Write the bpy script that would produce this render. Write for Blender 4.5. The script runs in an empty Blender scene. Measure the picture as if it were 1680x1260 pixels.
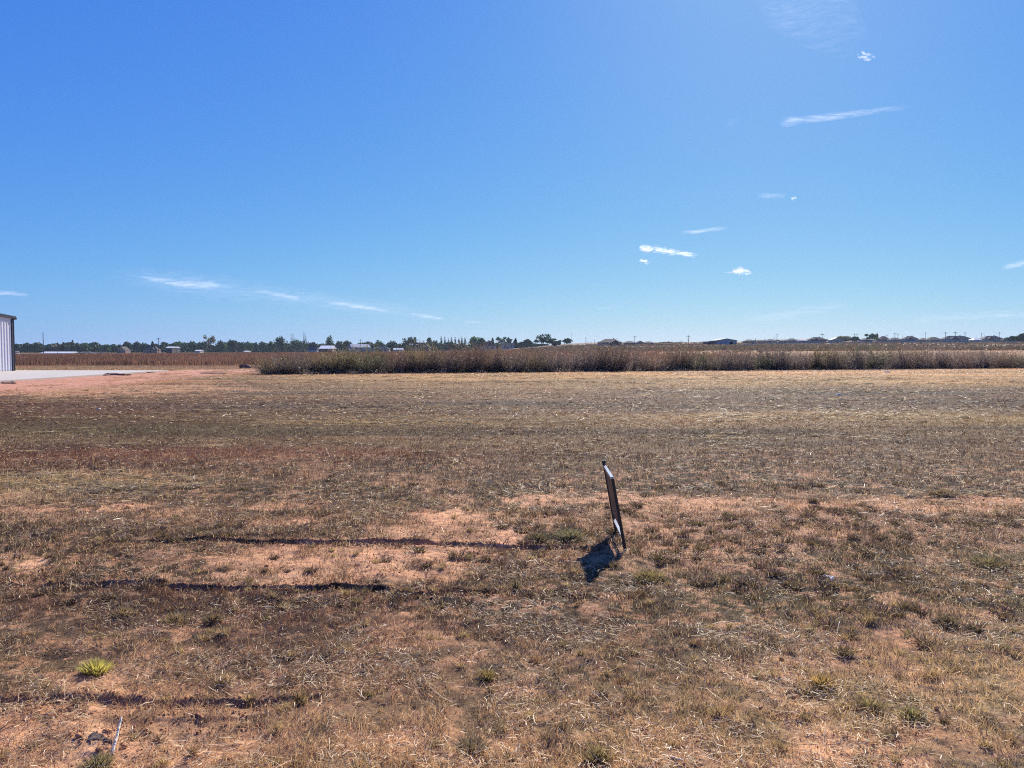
import bpy, math
import numpy as np

R = np.random.RandomState(11)
S = bpy.context.scene
COL = S.collection
F = 1262.0          # focal length in pixels of the 1680 px wide photograph
PITCH = math.radians(2.59)
H = 1.65
SUN_AZ, SUN_EL = math.radians(18.0), math.radians(33.0)

# ------------------------------------------------------------------ measuring
def ray(px, py):
    u, v = (px - 840) / F, (630 - py) / F
    return u, math.cos(PITCH) + v * math.sin(PITCH), -math.sin(PITCH) + v * math.cos(PITCH)
def gp(px, py, z=0.0):
    """point of the flat ground that the photograph shows at a pixel"""
    a, b, c = ray(px, py); t = (z - H) / c
    return a * t, b * t
def at(px, py, Y):
    a, b, c = ray(px, py); t = Y / b
    return np.array([a * t, Y, H + c * t])

# ------------------------------------------------------------------ noise
def vnoise(x, y, seed=0):
    x, y = np.broadcast_arrays(np.atleast_1d(x), np.atleast_1d(y))
    xf = np.floor(x); yf = np.floor(y); fx = (x - xf).astype(np.float32); fy = (y - yf).astype(np.float32)
    xi = xf.astype(np.int32).view(np.uint32) * np.uint32(374761393); yi = yf.astype(np.int32).view(np.uint32) * np.uint32(668265263)
    sd_ = np.uint32((seed * 1442695041) & 0xFFFFFFFF)
    fx = fx * fx * (3 - 2 * fx); fy = fy * fy * (3 - 2 * fy)
    def h(a, b):
        n = a + b + sd_
        n = (n ^ (n >> np.uint32(13))) * np.uint32(1274126177)
        n = (n ^ (n >> np.uint32(15))) * np.uint32(2246822519)
        return ((n ^ (n >> np.uint32(16))) & np.uint32(0xFFFFFF)).astype(np.float32) * np.float32(1 / 16777215.)
    x2 = xi + np.uint32(374761393); y2 = yi + np.uint32(668265263)
    a = h(xi, yi); b = h(x2, yi); c = h(xi, y2); d = h(x2, y2)
    return (a * (1 - fx) + b * fx) * (1 - fy) + (c * (1 - fx) + d * fx) * fy
def fbm(x, y, oct=4, seed=0):
    t = 0; a = .5; s = 0
    for i in range(oct):
        t = t + a * vnoise(x * 2 ** i, y * 2 ** i, seed + i * 17); s += a; a *= .55
    return t / s
def sst(a, b, x):
    t = np.clip((x - a) / (b - a), 0, 1); return t * t * (3 - 2 * t)

# ------------------------------------------------------------------ terrain
AD = np.array([[0, 0], [72, 0], [150, 1.1], [300, 2.4], [500, 4.25], [700, 7.0], [850, 9.3], [1200, 10.8], [9000, 11]], float)
def base_h(x, y):
    d = np.hypot(x, y) * np.where(y > 0, 1, 0)
    s = sst(-60, 110, x) * (1 + .2 * sst(150, 350, x))
    dip = np.interp(y.clip(0, None), [0, 80, 200, 400, 700, 1000, 9000], [0, 0, -.5, -1.6, -2.8, -2.1, -1.]) * sst(-40, -260, x - .15 * y.clip(0, 300) + 30)
    return np.interp(y.clip(0, None), AD[:, 0], AD[:, 1]) * s + dip
def line_w(pa, pb):
    return gp(*pa), gp(*pb)
RUTS = [((300, 887), (700, 892), 0.050), ((600, 890), (985, 899), 0.038), ((262, 963), (640, 968), 0.052), ((640, 968), (985, 973), 0.013),
        ((-40, 1158), (505, 1146), 0.024), ((-60, 964), (270, 958), 0.026), ((120, 893), (330, 890), .022), ((170, 1190), (480, 1172), .010),
        ((560, 973), (760, 976), .02)]
def rut_h(x0, y0):
    r = np.zeros_like(x0)
    for pa, pb, dep in RUTS:
        (xa, ya), (xb, yb) = line_w(pa, pb)
        kk = np.nonzero((abs(y0 - (ya + yb) / 2) < abs(ya - yb) / 2 + .35) & (x0 > xa - .4) & (x0 < xb + .4))[0]
        if not len(kk): continue
        x = x0[kk]; y = y0[kk]
        t = (x - xa) / (xb - xa)
        yl = ya + (yb - ya) * t + .025 * (fbm(x * 1.3, x * 0 + ya * 7, 3, 5) - .5) * 2
        m = sst(-.06, .05, t) * sst(1.06, .95, t)
        v = y - yl
        br = .35 + 1.15 * fbm(x * 2.4, x * 0 + ya * 3, 4, 9)
        wd = .6 + .8 * fbm(x * 4, x * 0 + ya * 5, 2, 13)
        groove = -sst(-.07 * wd, .0, v) * sst(.045, .028, v)
        lip = sst(.035, .06, v) * sst(.16, .07, v) * .22
        r[kk] += m * dep * br * (groove + lip)
    return r
MOUNDS = [(-900, 650, 1, 1, 0)]
MOUNDS_OLD = [(405, 602, 1.0, .5, .30), (380, 604, 1.2, .4, .12), (182, 614, 1.6, .35, .14), (215, 611, 1.8, .3, .10), (12, 629, .7, .3, .16), (32, 631, .5, .25, .1),
          (240, 609, 1.8, .3, .08), (425, 601, 1.0, .5, .14), (345, 611, 2.0, .4, .08)]
def hfun(x, y):
    x = np.asarray(x, float); y = np.asarray(y, float)
    z = base_h(x, y)
    near = sst(75, 40, y)
    z = z + near * (.05 * (fbm(x * .7, y * .7, 3, 2) - .5))
    n2 = sst(32, 12, y)
    z = z + n2 * ((.030 + .02 * sst(12, 6, y)) * (fbm(x * 5, y * 5, 3, 3) - .5) + .012 * (fbm(x * 26, y * 26, 2, 4) - .5))
    z = z + near * sst(26, 40, y) * .07 * (fbm(x * 1.2, y * 2.5, 3, 6) - .5)
    sh = x.shape; z = z + rut_h(np.atleast_1d(x).ravel(), np.atleast_1d(y).ravel()).reshape(np.atleast_1d(x).shape)
    for px, py, rx, ry, h in MOUNDS:
        cx, cy = gp(px, py)
        q = ((x - cx) / rx) ** 2 + ((y - cy) / ry) ** 2
        z = z + h * np.exp(-q * 1.5) * (.4 + 1.2 * fbm(x * 3, y * 3, 3, 8))
    # the concrete apron and building pad are cut flat
    pad = sst(-25.2, -26.2, x) * sst(58.6, 57.6, y) * sst(8, 12, y)
    z = z * (1 - pad) + (-.02) * pad
    return z

_gx, _gy = np.meshgrid(np.arange(-10, 10, .016), np.arange(1.6, 10.4, .013)); _gz = hfun(_gx.ravel(), _gy.ravel()).reshape(_gx.shape)
_cx, _cy = np.meshgrid(np.arange(-64, 64, .16), np.arange(9, 88, .12)); _cz = hfun(_cx.ravel(), _cy.ravel()).reshape(_cx.shape)
def _bil(g, u, v):
    i = np.clip(u.astype(int), 0, g.shape[1] - 2); j = np.clip(v.astype(int), 0, g.shape[0] - 2); fu = np.clip(u - i, 0, 1); fv = np.clip(v - j, 0, 1)
    return (g[j, i] * (1 - fu) + g[j, i + 1] * fu) * (1 - fv) + (g[j + 1, i] * (1 - fu) + g[j + 1, i + 1] * fu) * fv
def hf(x, y):
    """height of the near ground read back from a fine table"""
    x = np.atleast_1d(np.asarray(x, float)); y = np.atleast_1d(np.asarray(y, float))
    return np.where((y < 10.35) & (abs(x) < 9.9), _bil(_gz, (x + 10) / .016, (y - 1.6) / .013), _bil(_cz, (x + 64) / .16, (y - 9) / .12))

# ------------------------------------------------------------------ what colour the cover has where
def lin(c):
    c = np.asarray(c, float) / 255.; return np.where(c <= .04045, c / 12.92, ((c + .055) / 1.055) ** 2.4)
PXS = [0, 420, 840, 1260, 1680]
TAB = {
 600: [(128,115,96), (139,112,97), (160,137,115), (165,141,121), (165,143,121)],
 612: [(149,126,108), (149,123,106), (174,151,125), (180,155,134), (176,153,132)],
 620: [(184,135,118), (137,118,100), (190,166,134), (170,148,126), (166,148,124)],
 630: [(191,137,117), (111,91,81), (133,113,93), (139,120,100), (139,123,104)],
 645: [(101,80,71), (96,81,73), (104,88,78), (101,86,81), (96,83,77)],
 660: [(92,69,58), (97,77,66), (107,87,78), (93,80,76), (88,76,72)],
 675: [(96,70,58), (98,76,66), (106,89,76), (96,81,76), (93,79,74)],
 688: [(92,77,61), (100,86,68), (124,110,88), (158,139,113), (180,164,128)],
 705: [(90,78,60), (93,80,62), (103,84,71), (106,89,79), (114,99,85)],
 725: [(95,77,64), (101,71,57), (108,88,76), (102,85,76), (104,87,79)],
 745: [(110,64,50), (121,73,56), (104,78,66), (93,75,68), (105,89,80)],
 765: [(96,66,52), (96,70,57), (98,79,66), (96,81,73), (110,94,83)],
 785: [(157,136,95), (102,80,66), (97,76,67), (96,81,72), (93,78,71)],
 805: [(111,94,72), (102,84,72), (95,79,67), (108,93,85), (95,81,75)],
 825: [(130,103,87), (110,88,75), (97,80,70), (163,131,113), (137,115,99)],
 850: [(98,82,70), (130,104,88), (115,92,75), (137,111,101), (112,94,90)],
 880: [(107,89,78), (115,92,80), (97,78,68), (141,115,107), (122,104,95)],
 910: [(91,76,61), (108,80,64), (132,104,87), (107,91,77), (118,101,86)],
 940: [(87,72,60), (104,78,64), (110,87,74), (105,89,73), (113,96,79)],
 980: [(94,73,63), (87,61,51), (93,75,61), (108,92,74), (109,97,77)],
 1020: [(120,98,89), (110,82,76), (106,84,72), (129,110,96), (121,108,92)],
 1080: [(127,106,91), (124,99,88), (136,114,100), (135,116,100), (171,148,125)],
 1140: [(153,127,108), (157,127,112), (144,121,106), (153,132,110), (179,153,124)],
 1200: [(130,101,90), (160,133,117), (180,151,128), (158,133,107), (176,152,129)],
 1260: [(171,141,124), (168,137,111), (183,153,129), (181,151,128), (164,144,127)],
}
TK = sorted(TAB)
TY = np.array([gp(840, k)[1] for k in TK])[::-1]      # increasing distance
TC = np.array([[lin(c) for c in TAB[k]] for k in TK])[::-1]
FAR = [(78, (118,96,80)), (110, (122,98,84)), (140, (130,104,88)), (155, (158,128,108)), (185, (162,134,110)), (205, (112,92,80)), (290, (104,88,80)), (330, (120,102,90)), (350, (106,90,82)),
       (430, (112,98,90)), (480, (104,94,88)), (520, (150,136,120)), (545, (108,100,94)), (700, (116,108,100)), (1200, (118,112,104)), (9000, (116,112,104))]
FY = np.array([f[0] for f in FAR], float); FC = np.array([lin(f[1]) for f in FAR])
# bare earth patches: px, py, half width px, half height px, strength
BARE = [(745,858,140,24,1.0),(690,868,90,16,.85),(800,848,90,14,.7),(560,925,200,24,.85),(620,905,140,18,.7),(470,940,110,18,.5),(700,935,80,18,.7),
        (180,834,55,7,1.0),(40,838,50,6,.8),(300,842,70,6,.7),(430,855,50,8,.7),(470,856,34,6,1),(480,828,60,6,.8),(520,850,60,7,.6),(90,848,80,8,.5),
        (55,922,18,14,1.0),(300,915,60,12,.4),(900,822,90,9,.85),(1020,818,60,8,.8),(1120,823,120,9,.8),(1180,824,90,8,.6),(1330,826,110,8,.6),
        (1400,832,120,10,.75),(1620,820,70,8,.8),(1500,818,110,6,.6),(1570,836,90,8,.5),(1000,852,130,16,.45),(1180,850,130,18,.55),(1300,868,150,22,.5),(1250,890,110,14,.55),
        (1130,905,130,14,.6),(1420,860,130,20,.45),(1560,880,130,24,.4),(1080,930,90,12,.4),(1270,905,60,10,.5),(110,1210,130,28,.75),(40,1240,120,30,.6),(330,1215,130,26,.45),
        (230,1240,120,30,.6),(640,1215,110,26,.45),(1400,1235,110,26,.6),(1560,1225,90,26,.35),(800,1240,80,18,.3),(1100,870,90,14,.5),(940,905,70,16,.3),(120,640,260,9,.6)]
PALE = [(620,692,200,4,.5),(1350,686,300,4,.6),(1560,682,180,4,.6),(110,784,130,8,.9),(50,808,90,14,1.0),(190,798,100,8,.6),(365,729,28,3,1),(1180,690,80,8,.5),
        (1300,718,140,4,.5),(230,684,60,3,.6),(980,760,60,4,.3),(1480,1150,260,60,.4),(1000,618,700,7,.5),(1100,631,600,5,.5)]
GREEN = [(300,704,330,11,.35),(80,700,160,10,.3),(935,878,60,16,.5),(1060,945,90,16,.6),(1150,958,110,14,.5),(1600,920,120,20,.45),(1230,985,120,20,.4),(300,607,120,4,.4),(90,604,90,5,.7)]
RUSTY = [(250,748,210,10,.3),(620,738,200,7,.25),(700,752,160,5,.3),(1270,746,120,8,.3),(520,720,200,5,.3),(400,985,330,22,.4),(120,676,200,8,.4)]
DARK = [(1400,848,140,12,.5),(1460,865,110,14,.4),(430,990,180,20,.2),(1300,955,260,26,.2)]
def patches(lst, x, y, seed):
    m = np.zeros_like(x)
    wx = (fbm(x * 1.1, y * 1.1, 4, seed) - .5); wy = (fbm(x * 1.3, y * 1.3, 4, seed + 3) - .5); fine = fbm(x * 7, y * 7, 3, seed + 7) - .5
    for px, py, rx, ry, s in lst:
        cx, cy = gp(px, py)
        hx = rx * cy / F; hy = abs(gp(px, py - ry)[1] - gp(px, py + ry)[1]) / 2
        k = np.nonzero((abs(y - cy) < 2.2 * max(hy, .25)) & (abs(x - cx) < 2.2 * hx))[0]
        if not len(k): continue
        q = np.hypot((x[k] - cx + wx[k] * hx * 1.3) / hx, (y[k] - cy + wy[k] * max(hy, .25) * 1.8) / hy) + fine[k] * 1.0
        m[k] = np.maximum(m[k], s * sst(1.25, .8, q))
    return m
def cover(x, y):
    """albedo-like colour, bare earth, pale straw, green, rust"""
    x = np.asarray(x, float); y = np.asarray(y, float)
    yy = np.clip(y, .5, None)
    w = fbm(x * .13, y * .4, 5, 21) - .5
    yw = yy * (1 + .24 * w * sst(8, 14, yy) + .08 * w)
    u = 840 + x / yy * F + 260 * (fbm(x * .3, y * .3, 3, 23) - .5)
    fu = np.clip(u / 420., 0, 3.999); iu = fu.astype(int); fr = (fu - iu)[:, None]
    cols = []
    for k in range(5):
        cols.append(np.stack([np.interp(yw, TY, TC[:, k, j]) for j in range(3)], 1))
    cols = np.stack(cols, 1)
    idx = np.arange(len(x))
    c = cols[idx, iu] * (1 - fr) + cols[idx, np.minimum(iu + 1, 4)] * fr
    cf = np.stack([np.interp(yy * (1 + .12 * w), FY, FC[:, j]) for j in range(3)], 1)
    # the left side behind the apron keeps its brown weed floor
    lf = sst(0, -30, x)[:, None] * sst(380, 300, y)[:, None]
    cf = cf * (1 - lf) + lin((122, 94, 78)) * lf
    t = sst(64, 74, y)[:, None]
    c = c * (1 - t) + cf * t
    far_ = sst(9, 20, y)
    c = c * (1 + .40 * (fbm(x * 1.7, y * 1.7, 4, 31) - .5) + (.4 + .5 * far_) * (fbm(x * .22, y * .9, 4, 33) - .5))[:, None]
    c = c * (1 + far_ * 1.25 * (fbm(x * .07 + 3, y * .6, 5, 37) - .5))[:, None]
    c = c * (1 + far_[:, None] * np.array([.08, -.07, -.14]))
    hue = (fbm(x * .12, y * .5, 4, 35) - .5)[:, None] * far_[:, None]; c = c * (1 + hue * np.array([.5, .0, -.5]))
    bare = patches(BARE, x, y, 41); pale = patches(PALE, x, y, 51); gr = patches(GREEN, x, y, 61); ru = patches(RUSTY, x, y, 71); dk = patches(DARK, x, y, 81)
    bare = bare * (.62 + .38 * sst(.36, .52, fbm(x * 3.1, y * 3.1, 4, 92)))
    sc = fbm(x * 1.5, y * 1.5, 4, 91)
    bare = np.maximum(bare, sst(.60, .72, sc) * .4 * sst(14, 8, y))
    st = sst(.52, .66, fbm(x * .10 + 7, y * .8, 5, 93)) * sst(10, 15, y) * (.3 + .7 * vnoise(x * 1.4, y * 5, 94))
    pale = np.maximum(pale * (.55 + .6 * fbm(x * .5, y * 1.6, 3, 96)), st * .55)
    dk = np.maximum(dk, sst(.52, .64, fbm(x * .14 + 20, y * .7, 5, 98)) * sst(11, 15, y) * .45)
    # red scraped earth beside the apron
    xe = x + 2.4 * (fbm(x * .4, y * .35, 4, 95) - .5)
    red = sst(-26.6, -25.6, x) * sst(-17.6, -20.0, xe) * sst(66, 60, y) * sst(14, 20, y) * (1 - .8 * sst(.52, .62, fbm(x * .9, y * .35, 4, 97)))
    return c, bare, pale, gr, ru, dk, red
SOIL = lin((230, 180, 140)); SOIL2 = lin((200, 142, 106)); REDS = lin((196, 142, 120))
K_SOIL = np.array([.80, .78, .70]); K_COV = np.array([.92, .83, .54])
def ground_col(x, y):
    c, bare, pale, gr, ru, dk, red = cover(x, y)
    m = fbm(x * 2.2, y * 2.2, 3, 101)[:, None]
    soil = SOIL * m + SOIL2 * (1 - m)
    c = c * (.85 - .36 * sst(26, 9, y)[:, None])  # shade between blades put into the colour: near ground darkened under the grass
    mix = lambda a, b, t: a * (1 - t[:, None]) + b * t[:, None]
    c = mix(c, lin((186, 164, 132)), pale * .5)
    c = mix(c, lin((100, 92, 68)), gr * .5)
    c = mix(c, lin((134, 86, 66)), ru * .3)
    c = mix(c, lin((88, 72, 66)), dk * .6)
    c = c * K_COV
    sp_ = sst(.50, .62, fbm(x * 11, y * 11, 3, 105)) * sst(16, 8, y) * (.35 + .35 * sst(.4, .6, fbm(x * .8, y * .8, 3, 107)))
    c = mix(c, soil * K_SOIL * .85, sp_)
    c = mix(c, soil * K_SOIL, bare)
    c = mix(c, REDS * K_SOIL * (.85 + .3 * m), red)
    return c, bare

# ------------------------------------------------------------------ material helpers
def new_mat(name):
    m = bpy.data.materials.new(name); m.use_nodes = True
    nt = m.node_tree; nt.nodes.clear()
    out = nt.nodes.new('ShaderNodeOutputMaterial')
    return m, nt, out
def plain(name, col, rough=.7, metal=0., noise=.12, scale=3., bump=0.0):
    m, nt, out = new_mat(name)
    b = nt.nodes.new('ShaderNodeBsdfPrincipled'); b.inputs['Roughness'].default_value = rough; b.inputs['Metallic'].default_value = metal
    tc = nt.nodes.new('ShaderNodeTexCoord'); n = nt.nodes.new('ShaderNodeTexNoise'); n.inputs['Scale'].default_value = scale; n.inputs['Detail'].default_value = 5
    nt.links.new(tc.outputs['Object'], n.inputs['Vector'])
    mr = nt.nodes.new('ShaderNodeMapRange'); mr.inputs['To Min'].default_value = 1 - noise; mr.inputs['To Max'].default_value = 1 + noise
    nt.links.new(n.outputs['Fac'], mr.inputs['Value'])
    vm = nt.nodes.new('ShaderNodeVectorMath'); vm.operation = 'SCALE'; vm.inputs[0].default_value = col[:3]
    nt.links.new(mr.outputs['Result'], vm.inputs['Scale']); nt.links.new(vm.outputs['Vector'], b.inputs['Base Color'])
    if bump:
        bp = nt.nodes.new('ShaderNodeBump'); bp.inputs['Strength'].default_value = bump; bp.inputs['Distance'].default_value = .02
        nt.links.new(n.outputs['Fac'], bp.inputs['Height']); nt.links.new(bp.outputs['Normal'], b.inputs['Normal'])
    nt.links.new(b.outputs['BSDF'], out.inputs['Surface'])
    return m
def leafy(name, trans=.4, gain=1.0):
    """plant matter coloured by the mesh's own colour attribute, light passing through it"""
    m, nt, out = new_mat(name)
    at_ = nt.nodes.new('ShaderNodeAttribute'); at_.attribute_name = 'col'
    d = nt.nodes.new('ShaderNodeBsdfDiffuse'); t = nt.nodes.new('ShaderNodeBsdfTranslucent'); mx = nt.nodes.new('ShaderNodeMixShader')
    mx.inputs[0].default_value = trans
    nt.links.new(at_.outputs['Color'], d.inputs['Color']); nt.links.new(at_.outputs['Color'], t.inputs['Color'])
    g = nt.nodes.new('ShaderNodeBsdfGlossy'); g.inputs['Roughness'].default_value = .45; g.inputs['Color'].default_value = (1, 1, 1, 1)
    mg = nt.nodes.new('ShaderNodeMixShader'); mg.inputs[0].default_value = .03
    nt.links.new(d.outputs[0], mx.inputs[1]); nt.links.new(t.outputs[0], mx.inputs[2])
    nt.links.new(mx.outputs[0], mg.inputs[1]); nt.links.new(g.outputs[0], mg.inputs[2])
    nt.links.new(mg.outputs[0], out.inputs['Surface'])
    return m
M_GRASS = leafy('dry_grass', .45)
M_BUSH = leafy('dry_brush', .5)
M_LEAF = leafy('tree_leaves', .15)

# ------------------------------------------------------------------ mesh helpers
def mesh_np(name, V, Fq, mat, col=None, parent=None, smooth=False):
    """V (n,3); Fq (m,k) faces all of one size"""
    me = bpy.data.meshes.new(name)
    V = np.ascontiguousarray(V, np.float32); Fq = np.ascontiguousarray(Fq, np.int32)
    n, k = Fq.shape
    me.vertices.add(len(V)); me.vertices.foreach_set('co', V.ravel())
    me.loops.add(n * k); me.loops.foreach_set('vertex_index', Fq.ravel())
    me.polygons.add(n); me.polygons.foreach_set('loop_start', np.arange(0, n * k, k, dtype=np.int32))
    if smooth: me.polygons.foreach_set('use_smooth', np.ones(n, bool))
    me.update(calc_edges=True)
    if col is not None:
        a = me.color_attributes.new('col', 'FLOAT_COLOR', 'POINT')
        c4 = np.ones((len(V), 4), np.float32); c4[:, :3] = np.clip(col, 0, 1)
        a.data.foreach_set('color', c4.ravel())
    me.materials.append(mat)
    o = bpy.data.objects.new(name, me); COL.objects.link(o)
    if parent: o.parent = parent
    return o
def ribbons(P, W, side, col):
    """P (N,K,3) centre lines, W (N,K) widths, side (N,3) unit, col (N,3) or (N,K,3) -> V,F,C"""
    N, K, _ = P.shape
    off = side[:, None, :] * W[:, :, None] * .5
    V = np.stack([P - off, P + off], 2).reshape(N * K * 2, 3)
    i = np.arange(N)[:, None] * K * 2 + np.arange(K - 1)[None, :] * 2
    Fq = np.stack([i, i + 1, i + 3, i + 2], 2).reshape(-1, 4)
    if col.ndim == 2: col = np.repeat(col[:, None, :], K, 1)
    C = np.repeat(col[:, :, None, :], 2, 2).reshape(-1, 3)
    return V, Fq, C
def cat(parts):
    Vs, Fs, Cs = [], [], []; o = 0
    for V, Fq, C in parts:
        Vs.append(V); Fs.append(Fq + o); Cs.append(C); o += len(V)
    return np.concatenate(Vs), np.concatenate(Fs), np.concatenate(Cs)
def tag(o, label=None, cat_=None, group=None, kind=None):
    if label: o['label'] = label
    if cat_: o['category'] = cat_
    if group: o['group'] = group
    if kind: o['kind'] = kind
    return o
def empty(name, loc, rz=0., rx=0., ry=0.):
    o = bpy.data.objects.new(name, None); COL.objects.link(o); o.location = loc; o.rotation_euler = (rx, ry, rz); o.empty_display_size = .2
    return o
class MB:
    """collects boxes, tubes and polygons, linked as one mesh"""
    def __init__(s): s.v = []; s.f = []
    def add(s, v, f):
        o = len(s.v); s.v += [tuple(p) for p in v]; s.f += [tuple(i + o for i in q) for q in f]; return s
    def box(s, x0, x1, y0, y1, z0, z1):
        v = [(x, y, z) for z in (z0, z1) for y in (y0, y1) for x in (x0, x1)]
        return s.add(v, [(0, 2, 3, 1), (4, 5, 7, 6), (0, 1, 5, 4), (1, 3, 7, 5), (3, 2, 6, 7), (2, 0, 4, 6)])
    def tube(s, p0, p1, r0, r1, n=10):
        p0 = np.array(p0, float); p1 = np.array(p1, float); d = p1 - p0; d /= np.linalg.norm(d)
        a = np.cross(d, (0, 0, 1) if abs(d[2]) < .9 else (1, 0, 0)); a /= np.linalg.norm(a); b = np.cross(d, a)
        v = []
        for p, r in ((p0, r0), (p1, r1)):
            for i in range(n):
                t = 2 * math.pi * i / n; v.append(p + (a * math.cos(t) + b * math.sin(t)) * r)
        f = [(i, (i + 1) % n, n + (i + 1) % n, n + i) for i in range(n)] + [tuple(range(n))[::-1], tuple(range(n, 2 * n))]
        return s.add(v, f)
    def build(s, name, mat, parent=None, bevel=0.0, smooth=False):
        me = bpy.data.meshes.new(name); me.from_pydata(s.v, [], s.f); me.update()
        import bmesh
        bm = bmesh.new(); bm.from_mesh(me); bmesh.ops.recalc_face_normals(bm, faces=bm.faces); 
        if bevel: bmesh.ops.bevel(bm, geom=list(bm.edges), offset=bevel, segments=1, affect='EDGES')
        bm.to_mesh(me); bm.free()
        if smooth:
            for p in me.polygons: p.use_smooth = True
        me.materials.append(mat)
        o = bpy.data.objects.new(name, me); COL.objects.link(o)
        if parent: o.parent = parent
        return o

# ------------------------------------------------------------------ ground sheet
def build_ground():
    r = [0.0 + .4, .8, 1.2, 1.6, 1.9]
    while r[-1] < 9.5: r.append(r[-1] * 1.0022)
    while r[-1] < 75: r.append(r[-1] * 1.0045)
    while r[-1] < 1000: r.append(r[-1] * 1.03)
    while r[-1] < 9000: r.append(r[-1] * 1.15)
    r = np.array(r)
    dense = np.radians(np.arange(-50, 50.01, .165)); 
    side = np.radians(np.concatenate([np.arange(51, 60, 1.), np.arange(60, 300, 6.), np.arange(300, 310, 1.)]))
    th = np.concatenate([dense, side]); n = len(th)
    X = r[:, None] * np.sin(th)[None]; Y = r[:, None] * np.cos(th)[None]
    x = X.ravel(); y = Y.ravel()
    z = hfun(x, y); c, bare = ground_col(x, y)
    V = np.stack([x, y, z], 1)
    V = np.concatenate([V, [[0, 0, 0]]]); c = np.concatenate([c, [[.1, .08, .06]]])
    m = len(r)
    i = (np.arange(m - 1)[:, None] * n + np.arange(n)[None]); j = np.arange(m - 1)[:, None] * n + (np.arange(n)[None] + 1) % n
    Fq = np.stack([i, i + n, j + n, j], 2).reshape(-1, 4)
    # centre cap as quads with a repeated corner is avoided: a small fan of triangles joined in a separate step
    mat, nt, out = new_mat('field_ground')
    b = nt.nodes.new('ShaderNodeBsdfPrincipled'); b.inputs['Roughness'].default_value = .95; b.inputs['Specular IOR Level'].default_value = .15
    a = nt.nodes.new('ShaderNodeAttribute'); a.attribute_name = 'col'
    tc = nt.nodes.new('ShaderNodeTexCoord')
    def noise(sc, det, rough=.6):
        nn = nt.nodes.new('ShaderNodeTexNoise'); nn.inputs['Scale'].default_value = sc; nn.inputs['Detail'].default_value = det; nn.inputs['Roughness'].default_value = rough
        nt.links.new(tc.outputs['Object'], nn.inputs['Vector']); return nn
    n1 = noise(9, 6, .7); n2 = noise(55, 4, .7); n3 = noise(1.6, 5, .65)
    def mr(src, lo, hi, a0=.3, a1=.7):
        q = nt.nodes.new('ShaderNodeMapRange'); q.inputs['From Min'].default_value = a0; q.inputs['From Max'].default_value = a1
        q.inputs['To Min'].default_value = lo; q.inputs['To Max'].default_value = hi; nt.links.new(src.outputs['Fac'], q.inputs['Value']); return q
    q1, q2, q3 = mr(n1, .72, 1.3), mr(n2, .75, 1.25), mr(n3, .82, 1.2)
    mu = nt.nodes.new('ShaderNodeMath'); mu.operation = 'MULTIPLY'; nt.links.new(q1.outputs[0], mu.inputs[0]); nt.links.new(q2.outputs[0], mu.inputs[1])
    mu2 = nt.nodes.new('ShaderNodeMath'); mu2.operation = 'MULTIPLY'; nt.links.new(mu.outputs[0], mu2.inputs[0]); nt.links.new(q3.outputs[0], mu2.inputs[1])
    vm = nt.nodes.new('ShaderNodeVectorMath'); vm.operation = 'SCALE'; nt.links.new(a.outputs['Color'], vm.inputs[0]); nt.links.new(mu2.outputs[0], vm.inputs['Scale'])
    nt.links.new(vm.outputs[0], b.inputs['Base Color'])
    bp = nt.nodes.new('ShaderNodeBump'); bp.inputs['Strength'].default_value = .8; bp.inputs['Distance'].default_value = .02
    nt.links.new(n1.outputs['Fac'], bp.inputs['Height'])
    bp2 = nt.nodes.new('ShaderNodeBump'); bp2.inputs['Strength'].default_value = .7; bp2.inputs['Distance'].default_value = .006
    nt.links.new(n2.outputs['Fac'], bp2.inputs['Height']); nt.links.new(bp.outputs[0], bp2.inputs['Normal']); nt.links.new(bp2.outputs[0], b.inputs['Normal'])
    nt.links.new(b.outputs[0], out.inputs['Surface'])
    cap = np.stack([np.full(n // 2, m * n), np.arange(0, n - 1, 2)[:n // 2], np.arange(1, n, 2)[:n // 2], (np.arange(2, n + 1, 2) % n)[:n // 2]], 1)
    Fq = np.concatenate([Fq, cap])
    o = mesh_np('ground', V, Fq, mat, c, smooth=True)
    tag(o, 'flat dry field of red earth and mown grass reaching the horizon', None, None, 'structure')
build_ground()

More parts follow.
